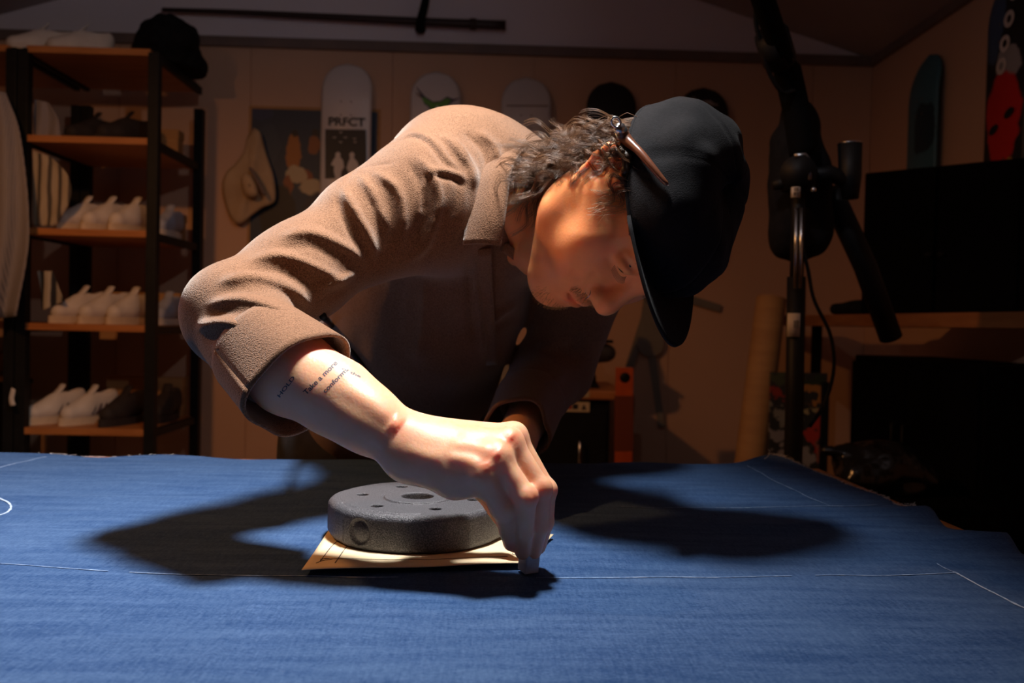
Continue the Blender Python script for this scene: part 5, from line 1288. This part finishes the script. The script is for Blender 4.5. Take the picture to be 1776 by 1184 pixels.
for i in (0, 1):
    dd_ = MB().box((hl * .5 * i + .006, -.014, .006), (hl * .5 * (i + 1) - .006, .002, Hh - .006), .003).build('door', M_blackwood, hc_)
    MB().lathe([(0, 0), (.008, 0), (.01, .012), (0, .016)], 12, Matrix.Translation((hl * (.46 if i == 0 else .54), -.014, Hh * .4)) @ Matrix.Rotation(math.pi / 2, 4, 'X')).build('knob', M_black, dd_)
cb = thing('black_cupboard', 'low black cupboard behind the table\'s right end, carrying the plastic bag', 'cupboard', (1.03, 2.25, 0))
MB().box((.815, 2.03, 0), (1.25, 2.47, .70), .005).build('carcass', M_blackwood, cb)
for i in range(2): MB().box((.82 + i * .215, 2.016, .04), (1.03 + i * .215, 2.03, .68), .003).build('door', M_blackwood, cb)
rehome(cb)
tc_ = thing('tall_cupboard', 'tall black cupboard in the dark under the plank by the right wall', 'cupboard', (1.44, 2.6, 0))
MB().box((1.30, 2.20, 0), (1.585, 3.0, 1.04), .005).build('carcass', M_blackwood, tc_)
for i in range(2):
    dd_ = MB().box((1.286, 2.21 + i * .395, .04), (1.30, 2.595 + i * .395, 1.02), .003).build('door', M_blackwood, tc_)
    MB().tube([(1.286, 2.56 + i * .07, .72), (1.262, 2.56 + i * .07, .72), (1.262, 2.56 + i * .07, .84), (1.286, 2.56 + i * .07, .84)], .005, 6).build('handle', M_black, dd_)
rehome(tc_)
Bg = [P_ell((0, 0, .08), (.13, .11, .08)), P_rc((-.04, 0, .09), (-.17, .0, .13), .06, .012, k=.03), P_ell((.10, .02, .06), (.10, .12, .06), k=.03), P_rc((-.1, -.05, .05), (.08, -.06, .03), .05, .03, k=.03)]
V, Q = sdf_mesh(Bg, .008); V = V + vnormals(V, Q) * (.012 * vnoise(V, 20, 41) + .007 * np.abs(vnoise(V, 46, 42)))[:, None]; V[:, 2] = np.maximum(V[:, 2], .001)
o_ = link('plastic_bag', np_mesh('plastic_bag', V, Q), mat('glossy_black_plastic', (.01, .01, .01), .18)); o_.location = (1.03, 2.22, .701); o_.scale = (.82,) * 3; tag(o_, 'glossy crumpled black plastic bag on the low black cupboard', 'bag')
cl_ = at(1515, 655, 2.75); G = np.array([[at(1486 + 44 * u + 0 * v, 652 - 38 * v * (u ** .8) + 4 * u, 2.75 - .05 * v) for u in np.linspace(0, 1, 10)] for v in np.linspace(0, 1, 8)])
# things on the wall end of the plank
pq = np.array(pa) + (pb - pa) * .30 + n_ * .11; V, Q = sdf_mesh([P_rc((-.10, 0, .02), (.10, 0, .022), .02, .024), P_ell((.09, 0, .03), (.05, .04, .03), k=.02), P_ell((-.02, 0, .025), (.05, .035, .025), k=.02)], .006); V[:, 2] = np.maximum(V[:, 2], .0008)
o_ = link('folded_scraps', np_mesh('folded_scraps', V, Q), M_blackcloth); o_.location = (pq[0], pq[1], z_p + .0195); o_.rotation_euler = (0, 0, ha); tag(o_, 'small pile of dark folded scraps on the plank shelf', 'cloth scraps')
# collage panel, and frame behind the stand
a = at(1337, 640, 2.9)
cpn = thing('collage_panel', 'printed panel with red, white and green scraps standing behind the light stand', 'panel', (a[0], a[1], 0))
w_ = at(1437, 640, 2.9)[0] - a[0]; top_z = at(1337, 645, 2.9)[2]
M_col = painted('collage_print', (.03, .028, .022), [(.02, -.06, .025, .035, (.28, .03, .012)), (.04, -.14, .04, .03, (.22, .2, .15)), (.03, -.22, .03, .035, (.25, .22, .2)), (.155, -.06, .03, .035, (.38, .16, .03)), (.14, -.12, .018, .02, (.4, .32, .15)), (.155, -.20, .022, .06, (.45, .04, .02)), (.17, -.27, .02, .03, (.3, .1, .06)), (.10, -.28, .05, .03, (.3, .26, .22)), (.06, -.0, .05, .02, (.06, .07, .03)), (.12, -.02, .06, .02, (.025, .035, .012))], noise=1.1)
o_ = MB().box((0, 0, -top_z + .001), (w_, .012, 0), .002).build('print', M_col, cpn); o_.location = (0, 0, top_z)
MB().box((w_ - .022, -.012, 0.0), (w_ + .004, .02, top_z - .03), .002).build('frame_bar', M_black, cpn)
# ---- light stand with boom (carries the bench lamp)
SD = 1.76
sb = at(1377, 800, SD); st_ = thing('boom_stand', 'black boom light stand with white label beside the right end of the table', 'stand', (sb[0], sb[1], 0))
topj = at(1385, 300, SD)
MB().tube([(sb[0], sb[1], .06), at(1378, 700, SD), at(1381, 480, SD)], .0185, 16).build('pole', M_black, st_)
MB().tube([at(1381, 500, SD), at(1384, 400, SD), topj], .014, 14).build('inner_pole', M_black, st_)
for a_ in (.4, 2.5, 4.6):
    e_ = np.array([sb[0] + .34 * math.cos(a_), sb[1] + .34 * math.sin(a_), .012]); MB().tube([(sb[0], sb[1], .34), e_], .011, 8).build('leg', M_black, st_)
MB().tube([at(1384, 330, SD), at(1384, 290, SD)], .034, 16).build('clamp_body', M_black, st_)
v_ = CAM - topj; v_ /= np.linalg.norm(v_)
MB().tube([topj + v_ * .0, topj + v_ * .05], .036, 20).build('clamp_disc', M_black, st_)
MB().tube([at(1378, 270, SD - .05), at(1396, 268, SD - .05), at(1408, 282, SD - .05), at(1404, 312, SD - .05)], .0045, 8).build('clamp_edge', M_steel, st_)
kb = [at(1475, 345, SD), at(1474, 250, SD)]; MB().tube([kb[0], kb[0] * .6 + kb[1] * .4, kb[1]], [.016, .022, .024], 16).build('knob', M_black, st_)
MB().tube([kb[1], kb[1] + (kb[1] - kb[0]) * .02], .0245, 16).build('knob_cap', M_steel, st_)
MB().tube([at(1400, 305, SD), at(1440, 300, SD), at(1474, 318, SD)], .016, 10).build('cross_arm', M_black, st_)
MB().tube([at(1340, 322, SD), at(1362, 316, SD), at(1384, 318, SD)], [.010, .014, .012], 10).build('wing_lever', M_black, st_)
bolt = at(1411, 329, SD - .06); MB().lathe([(0, 0), (.006, 0), (.004, .004), (0, .005)], 12, Matrix.Translation(Vector(bolt)) @ Matrix.Rotation(math.pi / 2, 4, 'X')).build('bolt', M_steel, st_)
# boom up to the lamp
lampJ = np.array(LAMP) + [0, 0, .16]
bo = [at(1393, 268, SD), at(1372, 150, SD - .03), at(1327, 10, SD - .19)]
MB().tube(catmull(bo + [lampJ], 30), np.concatenate([np.full(14, .027), np.full(16, .021)]), 14).build('boom', mat('matt_black_paint', (.004, .004, .004), .9, spec=.08), st_)
MB().tube([at(1338, 60, SD - .12), at(1352, 104, SD - .07)], .0325, 14).build('boom_collar', M_black, st_)
cb_ = catmull([at(1312, -20, SD - .15), at(1311, 40, SD - .12), at(1325, 95, SD - .1), at(1336, 130, SD - .08), at(1357, 160, SD - .06), at(1378, 156, SD - .05)], 30); MB().tube(cb_, .0045, 8).build('cable', M_black, st_)
MB().tube(catmull([at(1390, 420, SD - .03), at(1402, 470, SD - .03), at(1412, 520, SD - .03), at(1440, 580, SD - .03), at(1446, 640, SD - .02), at(1430, 700, SD), at(1404, 740, SD)], 30), .004, 8).build('cable', M_black, st_)
for px_ in (1381, 1390): MB().tube([at(px_, 360, SD - .035), at(px_ - 2, 500, SD - .035)], .0035, 8).build('guide_rod', M_steel, st_)
MB().tube([at(1440, 330, SD + .1), at(1500, 460, SD + .15), at(1545, 585, SD + .2)], .026, 12).build('strut', M_black, st_)
# sandbag slung from the boom's foot
Sb = [P_rc(at(1385, 205, SD + .07), at(1392, 300, SD + .08), .040, .052, k=.04), P_rc(at(1392, 300, SD + .08), at(1395, 400, SD + .09), .052, .060, k=.04), P_rc(at(1368, 250, SD + .07), at(1366, 420, SD + .08), .03, .036, k=.04)]
V, Q = sdf_mesh(Sb, .006); V = V + vnormals(V, Q) * (.005 * vnoise(V, 30, 51))[:, None]; link('counterweight_bag', np_mesh('counterweight_bag', V, Q), M_blackcloth, st_)
def label_on(px0, py0, px1, py1, d, nm, m):
    c_ = at((px0 + px1) / 2, (py0 + py1) / 2, d); w = (px1 - px0) / F_PX * d / 2; h = (py1 - py0) / F_PX * d / 2
    G = np.array([[c_ + RH * (w * math.sin(a_)) / math.sin(1.0) - FH * (.0195 * (math.cos(a_) - .9)) + ZU * z for a_ in np.linspace(-1, 1, 9)] for z in (-h, h)]); return MB().sheet(G, .0008).build(nm, m, st_)
M_sticker = mat('white_label', (.62, .55, .45), .6, (.55, .48, .38), 40)
lab = label_on(1367, 543, 1392, 584, SD - .019, 'label', M_sticker)
for i in range(6):
    w = (.0012, .002, .0009, .0016, .0022, .0011)[i]; c_ = at(1377 + i * 1.7, 562, SD - .0225); MB().box((c_[0] - w / 2, c_[1] - .0006, c_[2] - .008), (c_[0] + w / 2, c_[1], c_[2] + .008)).build('barcode_bar', M_grey, lab)
lab2 = label_on(1374, 324, 1390, 342, SD - .06, 'label', M_sticker)
for s_, y in (('ES', 331), ('BY', 339)):
    me = text_mesh(s_, .0095, .0002); o_ = link('lettering', me, M_print, lab2); p = at(1381, y, SD - .0645); o_.location = p; o_.rotation_euler = (math.pi / 2, 0, 0); o_['kind'] = 'stuff'
# ================================================================== the bench lamp overhead (above the frame)
lamp = st_
Mx = Matrix.Translation(Vector(LAMP)) @ Matrix.Rotation(LAMP_TILT, 4, 'Y')
MB().lathe([(.190, -.016), (.192, -.016), (.155, .03), (.06, .09), (.03, .11), (.0, .11), (.0, .105), (.028, .105), (.056, .086), (.150, .028)], 40, Mx, True, True).build('lamp_shade', M_black, lamp)
MB().lathe([(.0, .006), (.10, .006), (.10, .03), (.0, .03)], 24, Mx).build('lamp_head', M_black, lamp)
MB().tube([LAMP + [0, .07, .03], LAMP + [0, .07, .16]], .012).build('socket', M_black, lamp)
rehome(st_)

# ================================================================== pendant lamp above the person (above the frame)
pn = thing('pendant_lamp', 'dark pendant lamp with warm bulb hanging from the roof to the person\'s right', 'lamp', tuple(PEND))
Mp = Matrix.Translation(Vector(PEND)) @ Matrix.Rotation(PEND_TILT, 4, 'Y')
MB().lathe([(.170, -.022), (.173, -.022), (.13, .05), (.05, .10), (.02, .115), (.0, .115), (.0, .110), (.018, .108), (.046, .095), (.125, .048)], 40, Mp, True, True).build('lamp_shade', M_black, pn)
MB().lathe([(.0, .045), (.022, .052), (.03, .07), (.02, .095), (.014, .11), (0, .112)], 16, Mp).build('bulb_socket', M_steel, pn)
ztop = ridge_z - slope * abs(PEND[0] - ridge_x)
MB().tube([PEND + [0, 0, .11], np.array([PEND[0], PEND[1], ztop])], .004, 8).build('cord', M_black, pn)
rehome(pn)
